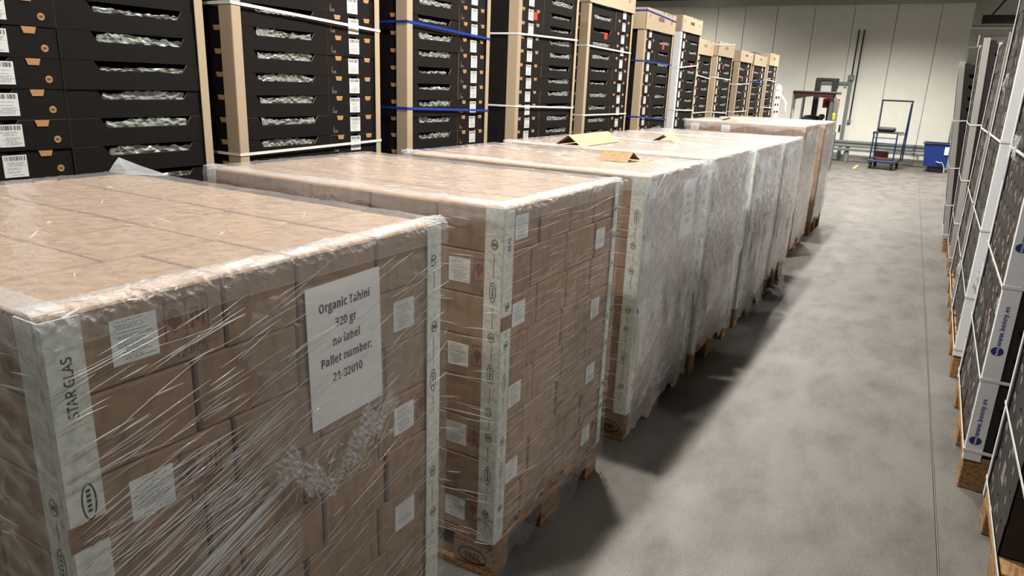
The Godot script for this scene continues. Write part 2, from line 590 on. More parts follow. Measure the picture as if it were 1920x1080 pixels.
	solo("roof_beam", b.commit(), "dark roof beam above the pale pipe in the far right bay", "beam")
	b = MB.new()
	b.cbox(M.ceiling_panel, Vector3(0.72, 2.93, -24.4), Vector3(6.9, 3.19, -24.0), 0.02)
	solo("air_duct", b.commit(), "long pale grey duct below the pipe in the far right bay", "duct")
	b = MB.new()
	b.cbox(M.galvanised, Vector3(0.201, 2.7, -21.2), Vector3(0.5, 3.0, -20.9), 0.02)
	solo("switch_cabinet", b.commit(), "small pale grey cabinet high beside the end of the white wall", "cabinet")
	b = MB.new()
	b.box(M.cardboard_inside, Vector3(0.62, 0.0, -23.0), Vector3(0.8, 2.7, -22.8))
	b.box(M.steel_grey, Vector3(0.24, 0.0, -22.6), Vector3(0.36, 2.9, -22.4))
	solo("bay_column", b.commit(), "tan and grey uprights standing in the dark bay past the white wall", "column")
	b = MB.new()
	b.tube(M.dark_steel, [Vector3(0.62, 3.35, -20.6), Vector3(1.2, 4.28, -20.6)], 0.025, 6)
	solo("pipe_brace", b.commit(), "thin dark slanting brace between ceiling and pipe in far right bay", "brace")

# ---------------------------------------------------------------- pallets
var pallet_parts := []

func pallet(called_label: String, x: Transform3D, marked: bool, group := "") -> Node3D:
	# a flat wooden pallet of eleven boards and nine blocks, 0.8 along the aisle and 1.2 deep
	var t := thing("wooden_pallet", called_label, "pallet", x, group)
	var xs := [[0.0, 0.1], [0.3275, 0.4725], [0.7, 0.8]]
	if pallet_parts.is_empty():
		var mk := func(sz: Vector3) -> ArrayMesh:
			var b := MB.new()
			b.cbox(M.pallet_wood, Vector3(0, 0, -sz.z), Vector3(sz.x, sz.y, 0), 0.003)
			return b.commit()
		pallet_parts = [mk.call(Vector3(0.1, 0.022, 1.2)), mk.call(Vector3(0.145, 0.022, 1.2)), mk.call(Vector3(0.1, 0.078, 0.145)), mk.call(Vector3(0.145, 0.078, 0.145)), mk.call(Vector3(0.8, 0.022, 0.145))]
	for k in 3:
		part("bottom_board", pallet_parts[1 if k == 1 else 0], t, Transform3D(Basis(), Vector3(xs[k][0], 0, 0)))
		for z in [0.0, -0.5275, -1.055]:
			var bl := part("block", pallet_parts[3 if k == 1 else 2], t, Transform3D(Basis(), Vector3(xs[k][0], 0.022, z)))
			if marked and k == 0 and z == 0.0:
				var b := MB.new()
				b.ring(M.brand_burn, 0.055, 0.03, 0.006, Transform3D(Basis(), Vector3(0, 0, 0)), 28)
				var mk2 := part("burnt_mark", b.commit(), bl, Transform3D(NEAR_END, Vector3(-0.0008, 0.039, -0.073)))
				mk2.set_meta("label", "burnt oval mark")
	for k in 3:
		part("stringer", pallet_parts[4], t, Transform3D(Basis(), Vector3(0, 0.1, [0.0, -0.5275, -1.055][k])))
	for e in [[0, 0.0], [1, 0.145 + 0.0162], [1, 0.3275], [1, 0.494], [0, 0.7]]:
		part("top_board", pallet_parts[e[0]], t, Transform3D(Basis(), Vector3(e[1], 0.122, 0)))
	if marked:
		var l := lettering("EPAL", 0.026, M.brand_burn, true, 0.0012)
		part("burnt_letters", l, t, Transform3D(NEAR_END, Vector3(-0.0008, 0.061, -0.073)))
	return t

var carton_cache := {}

func carton_mesh(sz: Vector3, cut := 0.0) -> ArrayMesh:
	var key := [roundi(sz.x * 1000), roundi(sz.y * 1000), roundi(sz.z * 1000), cut]
	if not carton_cache.has(key):
		var b := MB.new()
		b.cbox(M.cardboard, Vector3(0, 0, -sz.z), sz * Vector3(1, 1, 0), 0.004)
		carton_cache[key] = b.commit()
	return carton_cache[key]

var label_mesh: Array = []
var print_mesh: ArrayMesh

func add_carton_label(o: Node3D, at: Vector3, near_end := false, with_print := true, size := Vector2(0.073, 0.07)) -> MeshInstance3D:
	if label_mesh.is_empty():
		for k in 2:
			var b := MB.new()
			b.quad(M["carton_label_%d" % k], Vector3(0, 1, 0), Vector3(1, 1, 0), Vector3(1, 0, 0), Vector3(0, 0, 0))
			b.box(M.paper, Vector3(0, 0, -1), Vector3(1, 1, -0.1))
			label_mesh.append(b.commit())
		var b := MB.new()
		var red: Material = M.red_ink
		for r in [Rect2(0, 0, 0.078, 0.0022), Rect2(0, 0.062, 0.078, 0.0022), Rect2(0, 0, 0.0022, 0.064), Rect2(0.076, 0, 0.0022, 0.064), Rect2(0.036, 0, 0.0022, 0.064), Rect2(0.045, 0.012, 0.006, 0.034), Rect2(0.055, 0.02, 0.006, 0.026), Rect2(0.065, 0.012, 0.006, 0.034), Rect2(0.014, 0.012, 0.006, 0.012)]:
			b.quad(red, Vector3(r.position.x, r.end.y, 0), Vector3(r.end.x, r.end.y, 0), Vector3(r.end.x, r.position.y, 0), Vector3(r.position.x, r.position.y, 0))
		b.ring(red, 0.013, 0.015, 0.013, Transform3D(Basis(), Vector3(0.018, 0.036, 0)), 16)
		print_mesh = b.commit()
	var ba := NEAR_END if near_end else Basis()
	var l := part("label", label_mesh[rng.randi() % 2], o, Transform3D(ba * Basis(Vector3(size.x, 0, 0), Vector3(0, size.y, 0), Vector3(0, 0, 0.0004)), at + ba.z * 0.0006))
	if with_print:
		var p := part("printed_mark", print_mesh, o, Transform3D(ba, at + ba.z * 0.0005 + ba * Vector3(size.x + 0.012, 0.012, 0)))
		p.set_meta("label", "dark red handling symbols printed on the carton")
		part("printed_count", lettering("12 PCS", 0.02, M.red_ink, false, 0.0004), o, Transform3D(ba, at + ba.z * 0.0005 + ba * Vector3(size.x + 0.055, -0.012, 0)))
	return l

# cartons of one load. rows: cut positions along the aisle, for odd and even layers; returns the cartons by key
func cartons(x: Transform3D, pname: String, rows: Array, top_rows: Array, H: float, layers: int, W: float, near_cols: int, labels: Array, near_labels: Array, skip_low := 0) -> Dictionary:
	var out := {}
	var lh := (H - 0.146) / layers
	var L: float = rows[0][-1]
	var dz := 0.222
	for k in layers - skip_low:
		var y := H - lh * (k + 1)
		var cuts: Array = top_rows if k == 0 else rows[k % 2]
		for i in cuts.size() - 1:
			var w: float = cuts[i + 1] - cuts[i]
			var p := Vector3(cuts[i] + 0.0015, y + 0.0005, rng.randf_range(-0.004, 0.0))
			var lab := "brown carton, %s layer down, %s along the aisle side, %s" % ["top" if k == 0 else ORD[k], ORD[i], pname]
			if k == 0:
				lab = "brown carton, top layer, %s along the aisle edge, %s" % [ORD[i], pname]
			var o := solo("brown_carton", carton_mesh(Vector3(snappedf(w - [0.003, 0.004, 0.006, 0.011][rng.randi() % 4], 0.001), snappedf(lh - 0.002, 0.0005), dz - 0.004)), lab, "carton", x * Transform3D(Basis(Vector3.UP, rng.randf_range(-0.004, 0.004)), p), "brown cartons wrapped on pallets")
			out[[k, i]] = o
			if [k, i] in labels:
				var lx := clampf(0.09 if L > 0.85 else 0.06, 0.004, w - 0.168) if i > 0 else (0.09 if L > 0.85 else 0.064)
				add_carton_label(o, Vector3(lx, 0.03, 0), false, lx + 0.167 < w)
			if i == 0 and k in near_labels:
				add_carton_label(o, Vector3(0, 0.03, -0.178), true)
		# cartons behind, seen on the near end
		for j in near_cols if k > 0 else 0:
			var p := Vector3(0.0015 + rng.randf_range(0.0, 0.004), y + 0.0005, -dz - 0.006 - 0.292 * j)
			var o := solo("brown_carton", carton_mesh(Vector3(0.2, snappedf(lh - 0.0015, 0.0005), 0.289)), "brown carton, %s layer down, %s back at the near end, %s" % [ORD[k], ORD[j + 1], pname], "carton", x * Transform3D(Basis(), p), "brown cartons wrapped on pallets")
			out[[k, "n", j]] = o
	# the rest of the top layer
	var zr := [0.445 * L / 0.885, 0.665 * L / 0.885, L]
	var bands := [[0.0, 0.25 * L], [0.25 * L, 0.503 * L], [0.503 * L, 0.755 * L], [0.755 * L, L]]
	var n := int(round((W - dz) / 0.24))
	var cd := (W - dz) / n
	for i in 4:
		for j in n:
			var b: Array = bands[i]
			var p := Vector3(b[0] + 0.0015, H - lh + 0.0005 + rng.randf_range(-0.003, 0.0), -dz - cd * j - 0.008)
			var o := solo("brown_carton", carton_mesh(Vector3(snappedf(b[1] - b[0] - 0.003, 0.001), snappedf(lh - 0.0015, 0.0005), snappedf(cd - 0.008, 0.001))), "brown carton on top, %s row back, %s along, %s" % [ORD[j + 1], ORD[i], pname], "carton", x * Transform3D(Basis(Vector3.UP, rng.randf_range(-0.004, 0.004)), p), "brown cartons wrapped on pallets")
			out[["t", i, j]] = o
	return out

func raised_flap(o: Node3D, lo: Vector2, hi: Vector2, top: float, h: float, along_x: bool, half := false) -> void:
	# a carton lid pushed up to a ridge: two sloping flaps of board
	var b := MB.new()
	var th := 0.003
	if along_x:
		var zm := (lo.y + hi.y) / 2.0
		b.prism(M.cardboard, [Vector2(lo.y, top), Vector2(zm, top + h), Vector2(zm, top + h + th), Vector2(lo.y - th, top)], -hi.x, -lo.x, Transform3D(NEAR_END, Vector3()))
		part("raised_flap", b.commit(), o)
		b = MB.new()
		b.prism(M.cardboard, [Vector2(hi.y, top), Vector2(hi.y + th, top), Vector2(zm, top + h + th), Vector2(zm, top + h)], -hi.x + (0.1 if half else 0.0), -lo.x, Transform3D(NEAR_END, Vector3()))
		part("raised_flap", b.commit(), o)
	else:
		var xm := lo.x + (hi.x - lo.x) * 0.42
		b.prism(M.cardboard_inside, [Vector2(lo.x, top), Vector2(xm, top + h), Vector2(xm, top + h + th), Vector2(lo.x - th, top)], lo.y, hi.y)
		part("raised_flap", b.commit(), o)
		b = MB.new()
		b.prism(M.cardboard_inside, [Vector2(hi.x, top), Vector2(hi.x + th, top), Vector2(xm, top + h + th), Vector2(xm, top + h)], lo.y, hi.y)
		part("raised_flap", b.commit(), o)

# ---------------------------------------------------------------- stretch film
func film_sheet(called: String, parent: Node3D, m: Material, prof: Array, x0: float, x1: float, step: float, slope: float, amp: float, crumple: float, sd: int, x := Transform3D(), hem := 0.0, outline = null, cf := 14.0) -> MeshInstance3D:
	# a sheet that follows a path in (z, y) and runs from x0 to x1, drawn into slanting ridges
	var pts := []
	var lens := []
	var acc := 0.0
	for k in prof.size() - 1:
		var a: Vector2 = prof[k]
		var c: Vector2 = prof[k + 1]
		var dl := a.distance_to(c)
		var cnt := maxi(1, int(ceil(dl / step)))
		for i in cnt:
			pts.append(a.lerp(c, float(i) / cnt))
			lens.append(acc + dl * i / cnt)
		acc += dl
	pts.append(prof[-1])
	lens.append(acc)
	var nx := maxi(2, int(ceil((x1 - x0) / step)))
	var nz := FastNoiseLite.new()
	nz.seed = sd
	nz.frequency = 1.0
	nz.fractal_type = FastNoiseLite.FRACTAL_NONE
	nz.noise_type = FastNoiseLite.TYPE_SIMPLEX_SMOOTH
	var ca := cos(slope)
	var sa := sin(slope)
	var cols := nx + 1
	var rows := pts.size()
	var P := PackedVector3Array()
	var U := PackedVector2Array()
	P.resize(cols * rows)
	U.resize(cols * rows)
	for j in rows:
		var t: Vector2 = (pts[mini(j + 1, rows - 1)] - pts[maxi(j - 1, 0)]).normalized()
		var nn := Vector2(-t.y, t.x)   # (z, y) turned outwards
		for i in cols:
			var xx := x0 + (x1 - x0) * i / nx
			var ln: float = lens[j]
			if hem > 0.0 and j > rows * 0.6:
				ln += 0.0
			var s := xx * ca - ln * sa
			var q := xx * sa + ln * ca
			var r := 1.0 - absf(nz.get_noise_2d(s * 1.6, q * 16.0))
			var r2 := 1.0 - absf(nz.get_noise_2d(s * 3.0 + 40.0, q * 38.0))
			var h := amp * (pow(r, 5.0) + 0.6 * pow(r2, 6.0))
			h += crumple * (1.0 - absf(nz.get_noise_2d(xx * cf, ln * cf + 7.0))) * clampf(0.3 + nz.get_noise_2d(xx * 2.0 + 9.0, ln * 2.0), 0.0, 1.0)
			var p2: Vector2 = pts[j] + nn * h
			if hem > 0.0 and j > 0:
				var w := pow(float(j) / (rows - 1), 3.0)
				p2.y += w * hem * nz.get_noise_2d(xx * 5.0, 3.0)
			P[j * cols + i] = Vector3(xx, p2.y, p2.x)
			U[j * cols + i] = Vector2(s, q)
	var N := PackedVector3Array()
	N.resize(cols * rows)
	for j in rows:
		for i in cols:
			var dx := P[j * cols + mini(i + 1, cols - 1)] - P[j * cols + maxi(i - 1, 0)]
			var dy := P[mini(j + 1, rows - 1) * cols + i] - P[maxi(j - 1, 0) * cols + i]
			N[j * cols + i] = dy.cross(dx).normalized()
	var ix := PackedInt32Array()
	for j in rows - 1:
		for i in nx:
			if outline != null and not outline.call(x0 + (x1 - x0) * (i + 0.5) / nx, P[j * cols + i].y, P[j * cols + i].z):
				continue
			var a := j * cols + i
			ix.append_array(PackedInt32Array([a, a + 1, a + cols + 1, a, a + cols + 1, a + cols]))
	var arr := []
	arr.resize(Mesh.ARRAY_MAX)
	arr[Mesh.ARRAY_VERTEX] = P
	arr[Mesh.ARRAY_NORMAL] = N
	arr[Mesh.ARRAY_TEX_UV] = U
	arr[Mesh.ARRAY_INDEX] = ix
	var am := ArrayMesh.new()
	am.add_surface_from_arrays(Mesh.PRIMITIVE_TRIANGLES, arr)
	am.surface_set_material(0, m)
	return part(called, am, parent, x)

func creases(parent: Node3D, n: int, lo: Vector2, hi: Vector2, z: float, slope: float, spread: float, len_lo: float, len_hi: float, r: float, sd: int, x := Transform3D(), flat := false, m: Material = null) -> void:
	if m == null:
		m = M.film_crease
	# fine raised folds in the film, too many to pick apart: one joined part
	var rr := RandomNumberGenerator.new()
	rr.seed = sd
	var b := MB.new()
	for k in n:
		var c := Vector2(rr.randf_range(lo.x, hi.x), rr.randf_range(lo.y, hi.y))
		var a := slope + rr.randfn(0.0, spread)
		var ln := rr.randf_range(len_lo, len_hi) * (1.0 if rr.randf() < 0.8 else 2.0)
		var d := Vector2(cos(a), sin(a))
		c.x = clampf(c.x, lo.x + absf(d.x) * ln / 2.0, maxf(hi.x - absf(d.x) * ln / 2.0, lo.x))
		var e := Vector2(-d.y, d.x)
		var w := r * rr.randf_range(0.5, 1.3)
		var segs := 4
		var prev := []
		var bend := rr.randf_range(-0.02, 0.02)
		for s in segs + 1:
			var f := float(s) / segs
			var mid := c + d * ln * (f - 0.5) + e * bend * ln * 4.0 * f * (1.0 - f)
			var ww := w * (0.15 + 0.85 * sin(PI * clampf(f, 0.04, 0.96)))
			var row := []
			for q in 5:
				var t := PI * q / 4.0
				var nn := Vector3(e.x * cos(t), e.y * cos(t), sin(t))
				var pp := Vector3(mid.x + e.x * cos(t) * ww, mid.y + e.y * cos(t) * ww, z + sin(t) * ww * 0.9)
				if flat:
					nn = Vector3(nn.x, nn.z, -nn.y)
					pp = Vector3(pp.x, pp.z, -pp.y)
				row.append([pp, nn])
			if s > 0:
				for q in 4:
					b.stri(m, prev[q][0], row[q][0], prev[q + 1][0], prev[q][1], row[q][1], prev[q + 1][1])
					b.stri(m, prev[q + 1][0], row[q][0], row[q + 1][0], prev[q + 1][1], row[q][1], row[q + 1][1])
			prev = row
	var o := part("film_creases", b.commit(), parent, x)
	o.set_meta("kind", "stuff")

func wrap_load(idx: int, x: Transform3D, label: String, L: float, W: float, H: float, step: float, slope: float, m_side: Material, y_low: float, n_creases: int, milky := false, hole := Rect2()) -> Node3D:
	var t := thing("stretch_wrap", label, "stretch film", x, "stretch film round the loads")
	var o := 0.012
	# over the top from the back, round the aisle edge and down the aisle side
	film_sheet("top_film", t, M.film_top, [Vector2(-W - 0.01, H + 0.006), Vector2(-0.025, H + 0.006)], -0.012, L + 0.012, step * 1.3, 1.35, 0.0025, 0.001, 100 + idx, Transform3D(), 0.0, func(px: float, _py: float, pz: float) -> bool: return not hole.has_point(Vector2(px, pz)))
	film_sheet("edge_film", t, M.film_bunched, [Vector2(-0.028, H + 0.007), Vector2(-0.008, H + 0.009), Vector2(o - 0.004, H + 0.004), Vector2(o + 0.002, H - 0.015), Vector2(o, H - 0.042)], -0.014, L + 0.014, step * 0.45, 0.1, 0.002, 0.006, 130 + idx, Transform3D(), 0.0, null, 45.0)
	film_sheet("side_film", t, m_side, [Vector2(o, H - 0.04), Vector2(o + 0.004, H * 0.5), Vector2(o + 0.002, y_low)], -0.014, L + 0.014, step, -slope, 0.006, 0.003, 160 + idx, Transform3D(), 0.07)
	if milky:
		film_sheet("second_film", t, M.film_milky, [Vector2(o + 0.012, H - 0.01), Vector2(o + 0.014, H * 0.55), Vector2(o + 0.014, H * 0.42)], -0.018, L + 0.016, step * 1.3, -slope * 1.2, 0.008, 0.004, 190 + idx, Transform3D(), 0.2)
	# the near end
	var e := Transform3D(NEAR_END, Vector3())
	film_sheet("end_film", t, M.film, [Vector2(o, H - 0.0), Vector2(o, y_low + 0.02)], -W - 0.01, 0.012, step * 1.4, -0.1, 0.006, 0.002, 220 + idx, e, 0.04)
	film_sheet("end_edge_film", t, M.film_bunched, [Vector2(-0.03, H + 0.01), Vector2(o, H + 0.008), Vector2(o + 0.003, H - 0.03), Vector2(o + 0.001, H - 0.05)], -W - 0.01, 0.012, step * 0.6, 0.05, 0.002, 0.006, 250 + idx, e, 0.02, null, 40.0)
	creases(t, n_creases, Vector2(0, y_low + 0.1), Vector2(L, H - 0.04), o + 0.006, slope, 0.06, 0.03, 0.16, 0.0013, 300 + idx, Transform3D(), false, M.film_fold if idx >= 2 else null)
	creases(t, n_creases / 4, Vector2(0, 0), Vector2(L, W), H + 0.008, 1.4, 0.5, 0.01, 0.05, 0.002, 330 + idx, Transform3D(), true)
	creases(t, n_creases / 5, Vector2(0, -0.06), Vector2(L, 0.02), H + 0.012, 0.4, 0.9, 0.006, 0.03, 0.0025, 360 + idx, Transform3D(), true)
	creases(t, n_creases / 6, Vector2(-0.35, y_low + 0.1), Vector2(0.0, H - 0.03), o + 0.006, 0.1, 0.08, 0.03, 0.12, 0.0018, 390 + idx, e)
	return t

# an angle board of printed white-green carton standing on a corner of a load; its two legs are on the aisle side and the end
func corner_board(x: Transform3D, label: String, y0: float, y1: float, leg_a: float, leg_b: float, ink: Material, sd: int, far := false, near_marks := true, words := "") -> Node3D:
	var t := thing("corner_board", label, "edge protector", x, "printed corner boards under the stretch film")
	var b := MB.new()
	var th := 0.0035
	var s := -1.0 if far else 1.0
	var shape := [Vector2(0, 0.0015), Vector2(s * leg_a, 0.0015), Vector2(s * leg_a, 0.0015 + th), Vector2(-s * 0.002, 0.0015 + th), Vector2(-s * (0.0015 + th), 0.002), Vector2(-s * (0.0015 + th), -leg_b), Vector2(-s * 0.0015, -leg_b), Vector2(-s * 0.0015, 0.0)]
	# polygon lies in x, z: stand it up
	b.prism(M.protector_board, shape.map(func(p): return Vector2(p.x, -p.y)), y0, y1, Transform3D(Basis(Vector3(1, 0, 0), Vector3(0, 0, -1), Vector3(0, 1, 0)), Vector3()), M.protector_board)
	part("board", b.commit(), t)
	var r := RandomNumberGenerator.new()
	r.seed = sd
	for side in (2 if near_marks and not far else 1):
		b = MB.new()
		var y := y1 - 0.04 - r.randf() * 0.05 - (0.18 if words and side == 0 else 0.0)
		var cx := (s * leg_a * 0.5) if side == 0 else (-leg_b * 0.45)
		while y > y0 + 0.05:
			var kind := r.randi() % 4
			var rx := 0.011
			var ry := 0.014
			if kind == 1:
				rx = 0.011
				ry = 0.03
			y -= ry
			var q := Transform3D(Basis(), Vector3(cx + r.randf_range(-0.004, 0.004), y, 0))
			if kind < 3:
				b.ring(ink, rx, ry, 0.0022, q, 22)
				if kind != 1:
					for i in 4:
						b.quad(ink, q * Vector3(-0.006 + i * 0.0034, 0.005, 0), q * Vector3(-0.004 + i * 0.0034, 0.005, 0), q * Vector3(-0.004 + i * 0.0034, -0.005, 0), q * Vector3(-0.006 + i * 0.0034, -0.005, 0))
				else:
					for i in 5:
						b.quad(ink, q * Vector3(-0.003, 0.02 - i * 0.008, 0), q * Vector3(0.003, 0.02 - i * 0.008, 0), q * Vector3(0.003, 0.015 - i * 0.008, 0), q * Vector3(-0.003, 0.015 - i * 0.008, 0))
			y -= ry + 0.012
			if kind != 3:
				var ll := r.randf_range(0.03, 0.07)
				b.quad(ink, Vector3(cx - 0.0007, y, 0), Vector3(cx + 0.0007, y, 0), Vector3(cx + 0.0007, y - ll, 0), Vector3(cx - 0.0007, y - ll, 0))
				y -= ll + 0.012
			else:
				y -= 0.03
		var tf := Transform3D(Basis(), Vector3(0, 0, 0.0056)) if side == 0 else Transform3D(NEAR_END, Vector3(-0.0056, 0, 0))
		part("ring_print", b.commit(), t, tf).set_meta("kind", "stuff")
	if words:
		part("printed_words", lettering(words, 0.019, ink, false, 0.0004), t, Transform3D(Basis(Vector3(0, 1, 0), Vector3(-1, 0, 0), Vector3(0, 0, 1)), Vector3(leg_a * 0.5, y1 - 0.1, 0.0056)))
		b = MB.new()
		b.box(M.cardboard_inside, Vector3(-0.006, y0 + 0.695, 0.0052), Vector3(leg_a, y0 + 0.735, 0.0058))
		part("brown_tape", b.commit(), t)
	return t

func paper_sheet(x: Transform3D, label: String, size: Vector2, lines: Array, h: float, top_gap: float, gap: float) -> Node3D:
	var b := MB.new()
	b.box(M.paper, Vector3(0, 0, -0.0006), Vector3(size.x, size.y, 0))
	var o := solo("paper_sheet", b.commit(), label, "paper", x, "paper sheets on the wrapped loads")
	var y := size.y - top_gap
	for l in lines:
		part("printed_line", lettering(l, h, M.ink, true, 0.0005), o, Transform3D(Basis().scaled(Vector3(0.82, 1.0, 1.0)), Vector3(size.x * 0.5, y, 0.0005)))
		y -= gap
	return o

# ---------------------------------------------------------------- stacks of black trays
var liner_meshes := []

func trapezoid(cx: float, y_top: float, w: float, d: float, flare: float) -> Array:
	return [Vector2(cx - w / 2, y_top), Vector2(cx + w / 2, y_top), Vector2(cx + w / 2 - flare, y_top - d), Vector2(cx - w / 2 + flare, y_top - d)]

func tray_mesh(w: float, dp: float, h: float, slot: bool, m: Material) -> ArrayMesh:
	# an open tray: floor, four walls of board; the wide front has a long hand slot let into its upper edge
	var b := MB.new()
	var th := 0.005
	var poly := [Vector2(0, 0), Vector2(w, 0), Vector2(w, h)]
	if slot:
		for e in [[0.855, 0.0], [0.81, 0.036], [0.24, 0.036], [0.195, 0.0]]:
			poly.append(Vector2(w * e[0], h - e[1]))
	else:
		for e in [[0.58, 0.0], [0.55, 0.013], [0.45, 0.013], [0.42, 0.0]]:
			poly.append(Vector2(w * e[0], h - e[1]))
	poly.append(Vector2(0, h))
	b.prism(m, poly, -th, 0, Transform3D(), M.kraft_edge)
	b.box(m, Vector3(0, 0, -dp), Vector3(th, h, -th - 0.0002))
	b.box(m, Vector3(w - th, 0, -dp), Vector3(w, h, -th - 0.0002))
	b.box(m, Vector3(th, 0, -dp), Vector3(w - th, h, -dp + th))
	b.box(m, Vector3(th, 0.0, -dp + th), Vector3(w - th, 0.006, -th))
	b.box(M.black_plastic, Vector3(th + 0.001, 0.006, -dp + th + 0.001), Vector3(w - th - 0.001, h - 0.045, -th - 0.02))
	return b.commit()

func liner_mesh(w: float, sd: int) -> ArrayMesh:
	# crumpled clear bag showing in the slot
	var r := RandomNumberGenerator.new()
	r.seed = sd
	var b := MB.new()
	var nx := 22
	var rows := []
	for i in nx + 1:
		var f := float(i) / nx
		var hh := 0.036 * clampf(0.8 + 0.18 * sin(f * 5.0 + sd) + r.randf_range(-0.16, 0.16), 0.35, 0.98)
		if sd % 4 == 2:
			hh *= 0.55
		var col := []
		for j in 4:
			col.append(Vector3(w * f + r.randf_range(-0.004, 0.004), hh * j / 3.0 + 0.001, r.randf_range(-0.005, 0.003) + 0.0015 * j))
		rows.append(col)
	for i in nx:
		for j in 3:
			var a: Vector3 = rows[i][j + 1]
			var c: Vector3 = rows[i + 1][j + 1]
			var d: Vector3 = rows[i + 1][j]
			var e: Vector3 = rows[i][j]
			if (i + j) % 2:
				b.tri(M.tray_liner, a, c, d)
				b.tri(M.tray_liner, a, d, e)
			else:
				b.tri(M.tray_liner, a, c, e)
				b.tri(M.tray_liner, c, d, e)
	return b.commit()

func box_mesh(m: Material, lo: Vector3, hi: Vector3, c := 0.0) -> ArrayMesh:
	var b := MB.new()
	if c > 0.0:
		b.cbox(m, lo, hi, c)
	else:
		b.box(m, lo, hi)
	return b.commit()

func sticker_mesh(k: int) -> ArrayMesh:
	var b := MB.new()
	b.quad(M["sticker_%d" % k], Vector3(0, 1, 0), Vector3(1, 1, 0), Vector3(1, 0, 0), Vector3(0, 0, 0))
	b.box(M.paper, Vector3(0, 0, -1), Vector3(1, 1, -0.1))
	return b.commit()

func strap(called_label: String, x: Transform3D, L: float, y0: float, y1: float, m: Material, w: float, deep: float, off := 0.0075) -> void:
	# a plastic band drawn round the stack: near end, aisle side, far end
	var b := MB.new()
	var t := 0.0009
	var dy := y1 - y0
	b.prism(m, [Vector2(-off, y0 - w / 2), Vector2(L + off, y1 - w / 2), Vector2(L + off, y1 + w / 2), Vector2(-off, y0 + w / 2)], off, off + t)
	var e := Transform3D(NEAR_END, Vector3(0, 0, 0))
	b.prism(m, [Vector2(-deep, y0 + dy * 0.2 - w / 2), Vector2(off, y0 - w / 2), Vector2(off, y0 + w / 2), Vector2(-deep, y0 + dy * 0.2 + w / 2)], off, off + t, e)
	var f := Transform3D(Basis(Vector3(0, 0, -1), Vector3.UP, Vector3(1, 0, 0)), Vector3(L, 0, 0))
	b.prism(m, [Vector2(-off, y1 - w / 2), Vector2(deep, y1 - w / 2), Vector2(deep, y1 + w / 2), Vector2(-off, y1 + w / 2)], off, off + t, f)
	solo("strap", b.commit(), called_label, "strap", x, "plastic straps round the stacks")

func corner_post(x: Transform3D, label: String, y0: float, y1: float, leg_a: float, leg_b: float, far: bool, m: Material, group: String, at := 0.0) -> MeshInstance3D:
	var b := MB.new()
	var th := 0.004
	var s := -1.0 if far else 1.0
	var c := 0.002
	var shape := [Vector2(0, c), Vector2(s * leg_a, c), Vector2(s * leg_a, c + th), Vector2(-s * 0.003, c + th), Vector2(-s * (c + th), c + 0.001), Vector2(-s * (c + th), -leg_b), Vector2(-s * c, -leg_b), Vector2(-s * c, 0)]
	b.prism(m, shape.map(func(p): return Vector2(p.x, -p.y)), y0, y1, Transform3D(Basis(Vector3(1, 0, 0), Vector3(0, 0, -1), Vector3(0, 1, 0)), Vector3()))
	return solo("corner_post", b.commit(), label, "corner post", x * Transform3D(Basis(), Vector3(at, 0, 0)), group)

func wall_with_holes(b: MB, m: Material, w: float, y0: float, y1: float, z0: float, z1: float, holes: Array, x := Transform3D()) -> void:
	# an upright board cut into cells round its holes (Rect2 in x, y)
	var xs := [0.0, w]
	var ys := [y0, y1]
	for h in holes:
		for e in [h.position.x, h.end.x]:
			if e > 0 and e < w and not e in xs: xs.append(e)
		for e in [h.position.y, h.end.y]:
			if e > y0 and e < y1 and not e in ys: ys.append(e)
	xs.sort()
	ys.sort()
	for i in xs.size() - 1:
		for j in ys.size() - 1:
			var c := Vector2((xs[i] + xs[i + 1]) / 2.0, (ys[j] + ys[j + 1]) / 2.0)
			if not holes.any(func(h): return h.has_point(c)):
				b.box(m, Vector3(xs[i], ys[j], z0), Vector3(xs[i + 1], ys[j + 1], z1), x)

